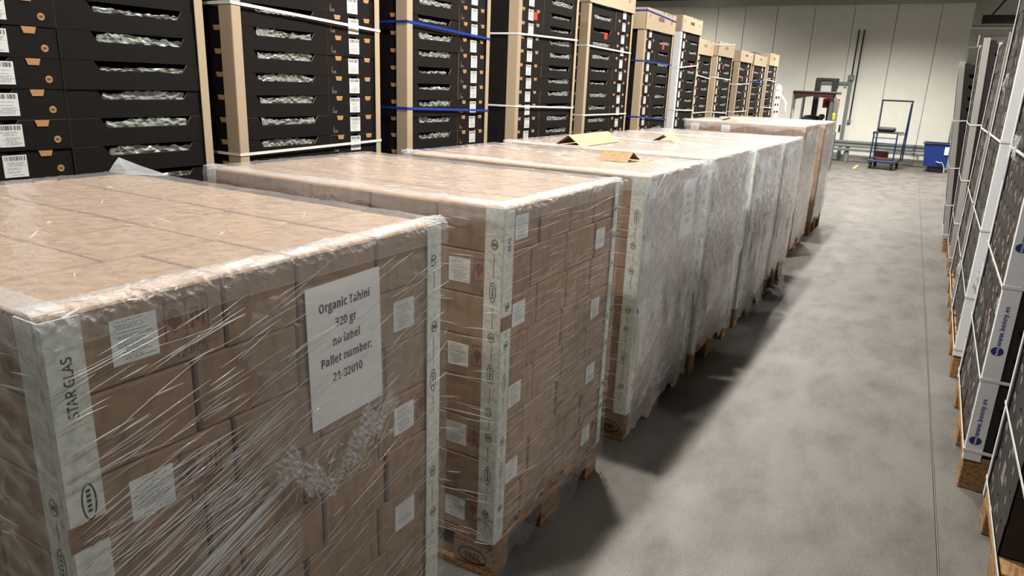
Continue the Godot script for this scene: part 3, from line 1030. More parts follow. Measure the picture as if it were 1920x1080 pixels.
# b: distance of the aisle side; order: "SL" has the short tray at the near end
func tray_stack(k: int, bx: float, d: float, L: float, h: float, off: float, order: String, top: float, cap: float, y_from: float, reds: Array, torn: Array) -> void:
	var name := "%s tall stack" % ORD[k - 1]
	var x := left_frame(-bx, d)
	var wl := 0.6 * L
	var ws := 0.4 * L
	var xl := 0.0 if order == "LS" else ws
	var xs := wl if order == "LS" else 0.0
	var long_m := tray_mesh(wl - 0.004, 0.4, h - 0.0012, true, M.black_card)
	var short_m := tray_mesh(ws - 0.004, 0.6, h - 0.0012, false, M.black_card)
	var liners := []
	for i in 6:
		liners.append(liner_mesh(wl * 0.585, k * 10 + i))
	var stick := []
	for i in 3:
		stick.append(sticker_mesh(i))
	var tb := MB.new()
	tb.prism(M.tab_kraft, trapezoid(0, 0, 0.05 * L, 0.022, 0.007), 0.0004, 0.0022)
	var tab := tb.commit()
	var pb := MB.new()
	for e in [[0, 0.02, 0.008], [0.003, 0.034, 0.004], [0.012, 0.012, 0.009], [0.024, 0.014, 0.008]]:
		pb.quad(M.dim_print, Vector3(e[0], e[1], 0), Vector3(e[0] + e[2], e[1], 0), Vector3(e[0] + e[2], 0, 0), Vector3(e[0], 0, 0))
	var prn := pb.commit()
	var n0 := int(floor((0.146 - off) / h)) + 1
	var n1 := int(floor((top - cap - off) / h))
	var lower := []
	var seq := 0
	for i in range(n1 - 1, n0 - 1, -1):
		var y := off + i * h
		var seen := y > y_from
		# behind the front trays, and all that the pallets hide
		for e in [[xl, wl, -0.4, 0.4], [xl, wl, -0.8, 0.4], [xs, ws, -0.6, 0.6]]:
			lower.append(Transform3D(Basis().scaled(Vector3(e[1] - 0.004, h - 0.002, e[3] - 0.004)), Vector3(e[0] + 0.002, y, e[2] - 0.001)))
		if not seen:
			lower.append(Transform3D(Basis().scaled(Vector3(wl - 0.004, h - 0.002, 0.396)), Vector3(xl + 0.002, y, 0)))
			lower.append(Transform3D(Basis().scaled(Vector3(ws - 0.004, h - 0.002, 0.596)), Vector3(xs + 0.002, y, 0)))
			continue
		seq += 1
		var place := "%s down" % ORD[seq - 1]
		var jit := Transform3D(Basis(Vector3.UP, rng.randf_range(-0.004, 0.004)), Vector3(xl + 0.002, y, rng.randf_range(-0.006, -0.001)))
		var t := solo("black_tray", long_m, "wide slotted black tray, %s in the %s" % [place, name], "tray", x * jit, "black trays in the tall stacks")
		var ln := part("bag_liner", liners[rng.randi() % 6], t, Transform3D(Basis(), Vector3(wl * 0.232, h - 0.0375, -0.0085)))
		if rng.randf() < 0.12:
			ln.scale = Vector3(0.9, 0.5, 1)
		if order == "LS":
			part("tab", tab, t, Transform3D(NEAR_END, Vector3(0, h - 0.002, -0.1)))
			part("tab", tab, t, Transform3D(NEAR_END, Vector3(0, h - 0.002, -0.3)))
		jit = Transform3D(Basis(Vector3.UP, rng.randf_range(-0.004, 0.004)), Vector3(xs + 0.002, y, rng.randf_range(-0.006, -0.001)))
		var u := solo("black_tray", short_m, "narrow labelled black tray, %s in the %s" % [place, name], "tray", x * jit, "black trays in the tall stacks")
		var lw := 0.078 * minf(1.0, L * 1.05)
		part("label", stick[rng.randi() % 3], u, Transform3D(Basis(Vector3(lw, 0, 0), Vector3(0, 0.076, 0), Vector3(0, 0, 0.0005)), Vector3(ws * 0.49 - lw / 2 + rng.randf_range(-0.004, 0.004), 0.014, 0.001)))
		for e in [0.19, 0.76]:
			part("tab", tab, u, Transform3D(Basis(), Vector3(ws * e, h - 0.002, 0)))
		if k == 1:
			var b := MB.new()
			b.ring(M.tab_kraft, 0.0125, 0.0125, 0.0125, Transform3D(), 20)
			var dot := part("size_dot", b.commit(), u, Transform3D(Basis(), Vector3(ws * 0.875, 0.034, 0.0006)))
			part("printed_number", lettering("50", 0.012, M.ink, true, 0.0004), dot, Transform3D(Basis(), Vector3(0, 0, 0.0005)))
		elif k < 5:
			part("printed_mark", prn, u, Transform3D(Basis(), Vector3(ws * 0.06, 0.012, 0.0006)))
		for r in reds:
			if r[1] >= y and r[1] < y + h:
				var host := t if r[0] >= xl and r[0] < xl + wl else u
				var rb := part("red_sticker", box_mesh(M.red_sticker, Vector3(-0.032, -0.028, 0), Vector3(0.032, 0.028, 0.0006)), host, Transform3D(Basis(), Vector3(clampf(r[0] - (xl if host == t else xs), 0.05, 0.4), h * 0.5, 0.0008)))
				rb.set_meta("label", "red square sticker")
	var mm := MultiMesh.new()
	mm.transform_format = MultiMesh.TRANSFORM_3D
	mm.mesh = box_mesh(M.black_card, Vector3(0, 0, -1), Vector3(1, 1, 0))
	mm.instance_count = lower.size()
	for i in lower.size():
		mm.set_instance_transform(i, lower[i])
	var mi := MultiMeshInstance3D.new()
	mi.name = numbered("hidden_trays")
	mi.multimesh = mm
	mi.transform = x
	add_child(mi, true)
	tag(mi, "plain black trays behind and below the front trays of the %s" % name, "trays", "", "stuff")
	pallet("wooden pallet under the %s of black trays" % name, x * Transform3D(Basis().scaled(Vector3(L / 0.8, 1, 1)), Vector3()), false, "pallets under the tall stacks")
	if cap > 0.0:
		var b := MB.new()
		var y0 := off + n1 * h + 0.001
		var hs := [Rect2(L * 0.40, y0 + cap * 0.40, L * 0.20, cap * 0.24), Rect2(L * 0.1, y0 + cap * 0.50, L * 0.025, cap * 0.18), Rect2(L * 0.86, y0 + cap * 0.38, L * 0.03, cap * 0.22), Rect2(L * 0.55, y0 + cap * 0.86, L * 0.03, cap * 0.2), Rect2(L * 0.7, y0 + cap * 0.86, L * 0.03, cap * 0.2), Rect2(L * 0.78, y0 + cap * 0.86, L * 0.03, cap * 0.2), Rect2(L * 0.87, y0 + cap * 0.86, L * 0.03, cap * 0.2)]
		wall_with_holes(b, M.kraft_post, L + 0.024, y0 - 0.03, y0 + cap, 0.010, 0.014, hs, Transform3D(Basis(), Vector3(-0.012, 0, 0)))
		wall_with_holes(b, M.kraft_post, 1.2, y0 - 0.03, y0 + cap, 0.010, 0.014, [Rect2(0.5, y0 + cap * 0.4, 0.13, cap * 0.2)], Transform3D(NEAR_END, Vector3(0, 0, -1.2)))
		wall_with_holes(b, M.kraft_post, 1.2, y0 - 0.03, y0 + cap, 0.010, 0.014, [], Transform3D(NEAR_END, Vector3(L + 0.024, 0, -1.2)))
		b.box(M.black_plastic, Vector3(0.001, y0, -1.2), Vector3(L - 0.001, y0 + 0.01, 0.0))
		solo("cardboard_cap", b.commit(), "tan cardboard cap with hand hole on top of the %s" % name, "lid", x, "cardboard caps on the tall stacks")

func stack_row() -> void:
	# number, distance to the left, near end, length, tray height, offset, order, top, cap, lowest tray seen, red stickers
	for s in [
		[1, 2.75, 1.096, 0.996, 0.1046, 0.0500, "SL", 2.247, 0.000, 0.95, []],
		[2, 2.75, 2.245, 0.972, 0.1007, 0.0830, "LS", 2.229, 0.000, 0.95, []],
		[3, 2.75, 3.470, 0.893, 0.0982, 0.0918, "LS", 2.201, 0.000, 0.95, []],
		[4, 2.75, 4.752, 0.991, 0.0982, 0.0638, "SL", 2.248, 0.000, 0.95, [[0.26, 1.968]]],
		[5, 2.75, 5.958, 1.029, 0.1114, 0.0924, "LS", 2.417, 0.139, 0.95, [[0.49, 1.958]]],
		[6, 2.75, 7.348, 0.913, 0.1125, 0.0745, "SL", 2.343, 0.177, 0.95, [[0.61, 1.93]]],
		[7, 2.75, 8.529, 0.773, 0.1128, 0.0248, "SL", 2.316, 0.145, 0.95, [[0.54, 1.801]]],
		[8, 2.80, 9.370, 0.750, 0.1097, 0.0947, "SL", 2.221, 0.157, 0.95, [[0.1, 1.813]]],
		[9, 2.75, 10.202, 0.840, 0.1102, 0.1042, "SL", 2.203, 0.157, 0.95, [[0.38, 1.857]]],
		[10, 2.75, 11.467, 0.815, 0.1141, 0.0161, "LS", 2.179, 0.130, 0.95, [[0.33, 1.717]]],
		[11, 2.75, 12.420, 0.960, 0.1146, 0.1032, "LS", 2.166, 0.142, 0.95, []],
		[12, 2.75, 13.580, 0.820, 0.1146, 0.0326, "LS", 2.166, 0.175, 0.95, []],
	]:
		tray_stack(s[0], s[1], s[2], s[3], s[4], s[5], s[6], s[7], s[8], s[9], s[10], [])
		var x := left_frame(-s[1], s[2])
		var nm := "%s tall stack" % ORD[s[0] - 1]
		var top: float = s[7]
		if s[8] > 0.0:
			top = s[5] + floorf((top - s[8] - s[5]) / s[4]) * s[4] + s[8] - 0.004
		corner_post(x, "tan cardboard corner post at the near aisle corner of the %s" % nm, 0.15, top, 0.045, 0.075, false, M.white_post if s[0] == 7 else M.kraft_post, "corner posts of the tall stacks")
		corner_post(x, "tan cardboard corner post at the far aisle corner of the %s" % nm, 0.15, top, 0.035, 0.06, true, M.kraft_post, "corner posts of the tall stacks", s[3])
	for s in [
		[1, "upper white", 1.849, 1.829], [2, "upper white", 1.785, 1.738], [2, "lower white", 1.127, 1.147], [3, "upper blue", 1.811, 1.772], [3, "lower blue", 1.322, 1.298],
		[4, "upper white", 1.837, 1.855], [4, "lower white", 1.324, 1.303], [5, "upper white", 1.829, 1.813], [5, "lower white", 1.236, 1.233],
		[6, "topmost blue", 2.249, 2.213], [6, "middle blue", 1.760, 1.750], [6, "lowest blue", 1.194, 1.144], [7, "upper white", 1.730, 1.785], [7, "lower white", 1.251, 1.234],
		[8, "upper white", 1.679, 1.638], [8, "lower white", 1.195, 1.200], [9, "topmost white", 2.089, 2.139], [9, "middle white", 1.661, 1.647], [9, "lowest white", 1.201, 1.171],
		[10, "upper white", 1.592, 1.614], [10, "lower white", 1.185, 1.185], [11, "upper blue", 2.100, 2.068], [11, "lower blue", 1.646, 1.642], [12, "upper white", 1.700, 1.688], [12, "lower white", 1.233, 1.215]]:
		var q: Array = [[], [2.75, 1.096, 0.996], [2.75, 2.245, 0.972], [2.75, 3.470, 0.893], [2.75, 4.752, 0.991], [2.75, 5.958, 1.029], [2.75, 7.348, 0.913], [2.75, 8.529, 0.773], [2.80, 9.370, 0.750], [2.75, 10.202, 0.840], [2.75, 11.467, 0.815], [2.75, 12.420, 0.960], [2.75, 13.580, 0.820]][s[0]]
		var blue: bool = s[1].ends_with("blue")
		strap("%s plastic strap round the %s tall stack" % [s[1], ORD[s[0] - 1]], left_frame(-q[0], q[1]), q[2], s[2], s[3], M.blue_strap if blue else M.white_strap, 0.013, 1.0, 0.0165 if s[1].begins_with("topmost") else 0.0075)
	# a wrapped tower of white crates past the last black stack
	for i in 12:
		var b := MB.new()
		wall_with_holes(b, M.white_plastic, 0.55, 0.0, 0.132, -0.01, 0.0, [Rect2(0.06, 0.03, 0.18, 0.045), Rect2(0.31, 0.03, 0.18, 0.045)])
		wall_with_holes(b, M.white_plastic, 0.4, 0.0, 0.132, 0.0, 0.01, [Rect2(0.06, 0.03, 0.28, 0.045)], Transform3D(NEAR_END, Vector3(0, 0, -0.41)))
		b.box(M.white_plastic, Vector3(0, 0, -0.41), Vector3(0.55, 0.01, -0.011))
		b.box(M.white_plastic, Vector3(0.54, 0, -0.41), Vector3(0.55, 0.132, -0.011))
		solo("white_crate", b.commit(), "white plastic crate, %s from the top of the tower past the last stack" % ORD[11 - i], "crate", left_frame(-2.76, 14.62, 0.003 + i * 0.1345), "white crates stacked past the last black stack")
	var fb := Node3D.new()
	fb.name = numbered("film_scrap")
	fb.transform = left_frame(-2.75, 14.62)
	add_child(fb, true)
	tag(fb, "loose white film hanging from the tower of white crates", "film scrap", "", "")
	film_sheet("hanging_film", fb, M.film_bunched, [Vector2(-0.15, 1.622), Vector2(0.012, 1.622), Vector2(0.05, 1.45), Vector2(0.16, 1.33), Vector2(0.17, 1.15)], 0.1, 0.28, 0.02, 0.5, 0.02, 0.02, 77)

# ---------------------------------------------------------------- stacks of vented trays on the right
func right_stacks() -> void:
	var W := 0.5
	var h := 0.105
	# body: aisle side at local z = 0, near end (x = W) has the slot
	var b := MB.new()
	var th := 0.005
	wall_with_holes(b, M.vented_card, W, 0.0, h - 0.001, -th, 0.0, [Rect2(0.06, 0.066, 0.03, 0.012), Rect2(0.235, 0.07, 0.03, 0.012), Rect2(0.41, 0.066, 0.03, 0.012)])
	b.box(M.vented_card, Vector3(0, 0, -0.4), Vector3(th, h - 0.001, -th))
	b.box(M.vented_card, Vector3(th, 0, -0.4), Vector3(W - th, h - 0.001, -0.4 + th))
	b.box(M.vented_card, Vector3(th, 0, -0.395), Vector3(W - th, 0.006, -th))
	var e := Transform3D(Basis(Vector3(0, 0, -1), Vector3.UP, Vector3(1, 0, 0)), Vector3(W, 0, 0))
	b.prism(M.vented_card, [Vector2(0.0, 0), Vector2(0.4, 0), Vector2(0.4, h - 0.001), Vector2(0.32, h - 0.001), Vector2(0.30, h - 0.034), Vector2(0.09, h - 0.034), Vector2(0.075, h - 0.001), Vector2(0.0, h - 0.001)], -th, 0.0, e, M.kraft_edge)
	b.box(M.black_plastic, Vector3(th + 0.001, 0.006, -0.39), Vector3(W - th - 0.002, h - 0.04, -th - 0.012))
	var body := b.commit()
	var prints := []
	for v in 3:
		b = MB.new()
		var r := RandomNumberGenerator.new()
		r.seed = 60 + v
		for cx in [0.07, 0.30]:
			# a fan of short strokes, like a shell
			var oy := 0.03 + r.randf() * 0.02
			for k in 7:
				var a := PI * (0.12 + 0.76 * k / 6.0)
				var dd := Vector3(cos(a), sin(a), 0)
				var n := Vector3(-dd.y, dd.x, 0) * 0.0022
				var o := Vector3(cx, oy, 0)
				b.quad(M.pale_print, o + dd * 0.03 - n, o + dd * 0.03 + n, o + dd * 0.008 + n * 0.5, o + dd * 0.008 - n * 0.5)
		for cx in [0.12, 0.26, 0.385]:
			b.ring(M.pale_print, 0.008, 0.016, 0.008, Transform3D(Basis(Vector3(0, 0, 1), 0.3), Vector3(cx, 0.02 + r.randf() * 0.015, 0)), 12)
		prints.append(b.commit())
	b = MB.new()
	b.prism(M.tab_kraft, trapezoid(0, 0, 0.04, 0.026, 0.008), 0.0004, 0.0022)
	var tab := b.commit()
	b = MB.new()
	for i in 3:
		for j in 4:
			b.quad(M.pale_print, Vector3(i * 0.018, j * 0.018 + 0.015, 0), Vector3(i * 0.018 + 0.015, j * 0.018 + 0.015, 0), Vector3(i * 0.018 + 0.015, j * 0.018, 0), Vector3(i * 0.018, j * 0.018, 0))
	var gridp := b.commit()
	var slot_liners := [liner_mesh(0.2, 91), liner_mesh(0.2, 93), liner_mesh(0.2, 94)]
	var k := 0
	for s in [[0.387, 2.92, 1.004, 2.25, 0.0], [0.318, 4.13, 1.004, 2.25, 0.0], [0.30, 5.48, 1.004, 2.2, 0.0], [0.298, 6.68, 1.004, 1.9, 0.0], [0.30, 8.20, 1.004, 1.97, 0.045], [0.262, 9.42, 1.004, 1.84, 0.095]]:
		k += 1
		var x := right_frame(s[0], s[1], s[4])
		var nm: String = ["nearest", "second", "third", "fourth", "fifth", "farthest"][k - 1] + " stack on the right"
		var n := int((s[3] - 0.146) / h)
		for i in n:
			for c in 2:
				if k == 1 and c == 1:
					continue
				var y: float = s[3] - (i + 1) * h
				var o := solo("vented_tray", body, "dark vented tray, %s down, %s end of the %s" % [ORD[i], "far" if c == 0 else "near", nm], "tray", x * Transform3D(Basis(Vector3.UP, rng.randf_range(-0.003, 0.003)), Vector3(c * 0.502 + 0.001, y, rng.randf_range(-0.007, -0.002))), "vented trays stacked on the right of the aisle")
				if k == 2 and c == 1:
					part("bag_liner", slot_liners[rng.randi() % 3], o, Transform3D(Basis(Vector3(0, 0, -1), Vector3.UP, Vector3(1, 0, 0)), Vector3(W - 0.008, h - 0.036, -0.095)))
				part("printed_shells", prints[rng.randi() % 3], o, Transform3D(Basis(), Vector3(0, 0, 0.0006))).set_meta("kind", "stuff")
				if rng.randf() < 0.5:
					part("tab", tab, o, Transform3D(Basis(), Vector3(0.15 + rng.randf() * 0.2, h - 0.002, 0)))
				if rng.randf() < 0.3:
					part("printed_grid", gridp, o, Transform3D(Basis(), Vector3(0.2 + rng.randf() * 0.15, 0.016, 0.0012)))
		# trays farther in, closed off behind the front ones
		var mm := MultiMesh.new()
		mm.transform_format = MultiMesh.TRANSFORM_3D
		mm.mesh = box_mesh(M.vented_card, Vector3(0, 0, -1), Vector3(1, 1, 0))
		mm.instance_count = n * 2
		for i in n:
			for c in 2:
				mm.set_instance_transform(i * 2 + c, Transform3D(Basis().scaled(Vector3(s[2], h - 0.002, 0.396)), Vector3(0, s[3] - (i + 1) * h, -0.402 - 0.4 * c)))
		var mi := MultiMeshInstance3D.new()
		mi.name = numbered("inner_trays")
		mi.multimesh = mm
		mi.transform = x
		add_child(mi, true)
		tag(mi, "plain dark trays farther in behind the front trays of the %s" % nm, "trays", "", "stuff")
		var px := Transform3D(Basis(Vector3(0, 0, 1), Vector3.UP, Vector3(-1, 0, 0)), Vector3(s[0], 0, -s[1]))
		# block ends towards the aisle
		pallet("wooden pallet under the %s" % nm, px * Transform3D(Basis().scaled(Vector3(s[2] / 0.8, 1, 1)), Vector3()), false, "pallets under the stacks on the right")
		var gname := "white corner posts of the right stacks"
		var L: float = s[2]
		var big := k == 2
		var post_m: Material = M.grey_post if k >= 4 else M.white_post
		# near aisle corner: local x = L end
		if k > 1:
			var np := corner_post(x, "white corner post at the near aisle corner of the %s" % nm, 0.13, s[3] + 0.02, 0.012 if big else 0.035, 0.056 if big else 0.04, true, post_m, gname, L)
			if big:
				for yy in [0.215, 0.59, 0.99, 1.4]:
					var q := Transform3D(Basis(Vector3(0, 1, 0), Vector3(0, 0, 1), Vector3(1, 0, 0)), Vector3(0.0066, yy, -0.024))
					bonny(np, q, 0.034)
		var fp := corner_post(x, "white corner post at the far aisle corner of the %s" % nm, 0.13 if k > 1 else 0.1, s[3] + 0.02, 0.03 if k != 1 else 0.02, 0.03, false, M.white_post, gname)
		if k == 2 or k == 3:
			for yy in [0.35, 0.75, 1.15]:
				bonny(fp, Transform3D(Basis(Vector3(0, 1, 0), Vector3(-1, 0, 0), Vector3(0, 0, 1)), Vector3(0.016, yy, 0.0066)), 0.018)
		for e2 in [["lowest", 0.17], ["second", 0.47], ["third", 0.84], ["topmost", 1.3]]:
			var b2 := MB.new()
			var t := 0.0012
			b2.box(M.white_strap, Vector3(-0.0075, e2[1] - 0.006, 0.0075), Vector3(L + 0.0075, e2[1] + 0.006, 0.0075 + t))
			b2.box(M.white_strap, Vector3(L + 0.0075, e2[1] - 0.006, -0.8), Vector3(L + 0.0075 + t, e2[1] + 0.006, 0.0075 + t))
			solo("strap", b2.commit(), "%s white plastic strap round the %s" % [e2[0], nm], "strap", x, "plastic straps round the stacks")
	# scraps of film caught on the stacks
	for e3 in [[0.30, 3.45, 1.28, "upper torn film scrap on the second stack on the right"], [0.312, 3.95, 0.62, "lower torn film scrap on the second stack on the right"], [0.292, 5.2, 0.42, "torn film scrap low on the third stack on the right"], [0.29, 4.72, 1.55, "torn film scrap high on the third stack on the right"]]:
		var fs := thing("film_scrap", e3[3], "film scrap", right_frame(e3[0] - 0.006, e3[1] + 0.1), "torn film scraps on the right stacks")
		film_sheet("film", fs, M.film_bunched, [Vector2(0.003, e3[2] + 0.09), Vector2(0.012, e3[2] + 0.03), Vector2(0.006, e3[2])], 0.0, 0.16, 0.01, 0.8, 0.012, 0.012, int(e3[2] * 100))

func bonny(parent: Node3D, q: Transform3D, s: float) -> void:
	# the grower's round badge and web address, printed up the post
	var b := MB.new()
	b.ring(M.blue_ink, s * 0.52, s * 0.62, s * 0.62, Transform3D(), 24)
	var d := part("printed_badge", b.commit(), parent, q)
	var w := lettering("Bonny", s * 0.3, M.white_post, true, 0.0004)
	part("badge_word", w, d, Transform3D(Basis(), Vector3(0, 0, 0.0004)))
	var l := lettering("www.bonny.es", s * 0.66, M.blue_ink, true, 0.0004)
	l.horizontal_alignment = HORIZONTAL_ALIGNMENT_LEFT
	part("printed_address", l, parent, q * Transform3D(Basis(), Vector3(s * 0.6, 0, 0)))

# ---------------------------------------------------------------- far end of the aisle
func truck() -> void:
	# lift truck seen from behind, parked before the door
	var t := thing("lift_truck", "lift truck with dark overhead guard and black mast parked before the white door", "lift truck", Transform3D(Basis(), Vector3(-2.22, 0, -16.3)))
	var b := MB.new()
	b.cbox(M.truck_dark_red, Vector3(-0.42, 0.12, -0.5), Vector3(0.40, 0.78, 0.35), 0.05)
	b.cbox(M.black_plastic, Vector3(-0.42, 0.08, 0.15), Vector3(0.40, 0.14, 0.42), 0.02)
	part("body", b.commit(), t)
	b = MB.new()
	b.tube(M.truck_grey, [Vector3(-0.41, 0.7, 0.3), Vector3(-0.425, 1.52, 0.28)], 0.035, 8)
	part("guard_post", b.commit(), t)
	b = MB.new()
	b.tube(M.truck_grey, [Vector3(-0.34, 0.7, -0.45), Vector3(-0.34, 1.52, -0.45)], 0.025, 8)
	part("guard_post", b.commit(), t)
	b = MB.new()
	b.cbox(M.truck_grey, Vector3(0.27, 0.7, 0.2), Vector3(0.35, 1.5, 0.28), 0.012)
	part("guard_post", b.commit(), t)
	b = MB.new()
	b.prism(M.steel_grey, [Vector2(0.38, 0.1), Vector2(0.47, 0.1), Vector2(0.44, 1.35), Vector2(0.36, 1.5), Vector2(0.33, 1.48), Vector2(0.37, 1.3)], 0.25, 0.36)
	part("guard_post", b.commit(), t)
	b = MB.new()
	b.cbox(M.black_plastic, Vector3(-0.45, 1.5, -0.5), Vector3(0.38, 1.55, 0.36), 0.015)
	part("overhead_guard", b.commit(), t)
	b = MB.new()
	b.prism(M.truck_dark_red, [Vector2(-0.44, 1.5), Vector2(0.37, 1.5), Vector2(0.34, 1.4), Vector2(0.12, 1.43), Vector2(-0.05, 1.45), Vector2(-0.2, 1.43), Vector2(-0.38, 1.38)], 0.33, 0.36)
	part("guard_trim", b.commit(), t)
	for x in [-0.13, 0.2]:
		b = MB.new()
		b.cbox(M.black_plastic, Vector3(x - 0.05, 0.15, -0.72), Vector3(x + 0.055, 1.8, -0.58), 0.01)
		part("mast_channel", b.commit(), t)
	b = MB.new()
	b.cbox(M.black_plastic, Vector3(-0.18, 1.76, -0.72), Vector3(0.27, 1.83, -0.6), 0.015)
	b.box(M.black_plastic, Vector3(-0.18, 1.62, -0.72), Vector3(-0.13, 1.78, -0.62))
	b.box(M.black_plastic, Vector3(0.22, 1.62, -0.72), Vector3(0.27, 1.78, -0.62))
	part("mast_crosshead", b.commit(), t)
	b = MB.new()
	b.cbox(M.truck_red, Vector3(0.03, 1.22, -0.57), Vector3(0.36, 1.41, -0.55), 0.008)
	part("red_panel", b.commit(), t)
	b = MB.new()
	b.cbox(M.black_plastic, Vector3(0.1, 1.26, -0.3), Vector3(0.25, 1.36, -0.2), 0.03)
	b.tube(M.black_plastic, [Vector3(0.18, 1.26, -0.25), Vector3(0.19, 0.75, -0.2)], 0.015, 6)
	part("display_unit", b.commit(), t)
	b = MB.new()
	b.lathe(M.black_plastic, [[0.19, 0.76], [0.19, 0.9], [0.17, 1.0], [0.11, 1.06], [0.0, 1.075]], 20, Transform3D(Basis().scaled(Vector3(1.15, 1, 0.6)), Vector3(-0.09, 0, -0.05)))
	part("seat_back", b.commit(), t)
	b = MB.new()
	b.cbox(M.black_plastic, Vector3(0.08, 0.78, -0.05), Vector3(0.15, 1.02, 0.05), 0.02)
	b.cbox(M.black_plastic, Vector3(0.06, 1.0, -0.06), Vector3(0.18, 1.1, 0.06), 0.03)
	part("control_grip", b.commit(), t)
	b = MB.new()
	b.cbox(M.hi_vis, Vector3(0.36, 1.0, 0.36), Vector3(0.42, 1.14, 0.4), 0.015)
	part("reflective_patch", b.commit(), t)
	for e in [[-0.34, 0.3], [0.42, 0.3], [-0.3, -0.6], [0.3, -0.6]]:
		b = MB.new()
		b.lathe(M.rubber, [[0.0, -0.05], [0.09, -0.05], [0.115, -0.035], [0.115, 0.035], [0.09, 0.05], [0.0, 0.05]], 18, Transform3D(Basis(Vector3(0, 0, 1), PI / 2), Vector3(e[0], 0.116, e[1])))
		part("wheel", b.commit(), t)

func trolley() -> void:
	var t := thing("hand_trolley", "tall blue tube trolley carrying a dark case and maroon boxes by the guard rail", "trolley", Transform3D(Basis(Vector3.UP, -0.12), Vector3(-0.87, 0, -17.45)))
	var b := MB.new()
	b.cbox(M.trolley_blue, Vector3(-0.27, 0.15, -0.36), Vector3(0.25, 0.19, 0.3), 0.01)
	part("deck", b.commit(), t)
	# tall rear handle frame
	b = MB.new()
	b.tube(M.trolley_blue, [Vector3(-0.27, 0.17, -0.33), Vector3(-0.28, 1.43, -0.33)], 0.014, 8)
	b.tube(M.trolley_blue, [Vector3(0.3, 0.17, -0.33), Vector3(0.3, 1.43, -0.33)], 0.014, 8)
	b.tube(M.trolley_blue, [Vector3(0.27, 0.17, -0.27), Vector3(0.29, 1.38, -0.3)], 0.014, 8)
	part("handle_frame", b.commit(), t)
	b = MB.new()
	b.cbox(M.dark_steel, Vector3(-0.3, 1.405, -0.35), Vector3(0.32, 1.44, -0.31), 0.012)
	part("handle_bar", b.commit(), t)
	b = MB.new()
	for x in [-0.23, 0.22]:
		b.tube(M.trolley_blue, [Vector3(x, 0.17, 0.27), Vector3(x, 0.78, 0.27)], 0.015, 8)
	for y in [0.66, 0.55]:
		b.tube(M.trolley_blue, [Vector3(-0.23, y, 0.27), Vector3(0.22, y, 0.27)], 0.011, 8)
	for x in [-0.25, 0.26]:
		b.tube(M.trolley_blue, [Vector3(x, 0.74, -0.33), Vector3(x, 0.74, 0.27)], 0.012, 8)
	part("front_frame", b.commit(), t)
	b = MB.new()
	b.cbox(M.dark_steel, Vector3(-0.25, 0.755, -0.33), Vector3(0.24, 0.78, 0.29), 0.006)
	part("shelf", b.commit(), t)
	for e in [[-0.21, 0.22], [0.2, 0.22], [-0.21, -0.29], [0.22, -0.29]]:
		b = MB.new()
		b.lathe(M.rubber, [[0.0, -0.018], [0.05, -0.018], [0.062, -0.01], [0.062, 0.01], [0.05, 0.018], [0.0, 0.018]], 16, Transform3D(Basis(Vector3(0, 0, 1), PI / 2), Vector3(e[0], 0.063, e[1])))
		b.box(M.trolley_blue, Vector3(e[0] - 0.03, 0.06, e[1] - 0.02), Vector3(e[0] - 0.024, 0.15, e[1] + 0.02))
		b.box(M.trolley_blue, Vector3(e[0] + 0.024, 0.06, e[1] - 0.02), Vector3(e[0] + 0.03, 0.15, e[1] + 0.02))
		part("castor", b.commit(), t)
	b = MB.new()
	b.cbox(M.black_plastic, Vector3(-0.18, 0.0, -0.14), Vector3(0.17, 0.095, 0.14), 0.035)
	solo("tool_case", b.commit(), "rounded dark case lying on the shelf of the blue trolley", "case", Transform3D(Basis(), Vector3(-0.91, 0.782, -17.4)))
	b = MB.new()
	b.cbox(M.maroon_card, Vector3(-0.16, 0, -0.16), Vector3(0.12, 0.17, 0.1), 0.006)
	solo("maroon_box", b.commit(), "larger maroon box on the lower deck of the blue trolley", "box", Transform3D(Basis(), Vector3(-0.93, 0.192, -17.55)))
	b = MB.new()
	b.cbox(M.maroon_card, Vector3(-0.15, 0, -0.06), Vector3(0.16, 0.05, 0.08), 0.005)
	solo("maroon_box", b.commit(), "flat maroon box at the front of the blue trolley's lower deck", "box", Transform3D(Basis(), Vector3(-0.86, 0.192, -17.28)))

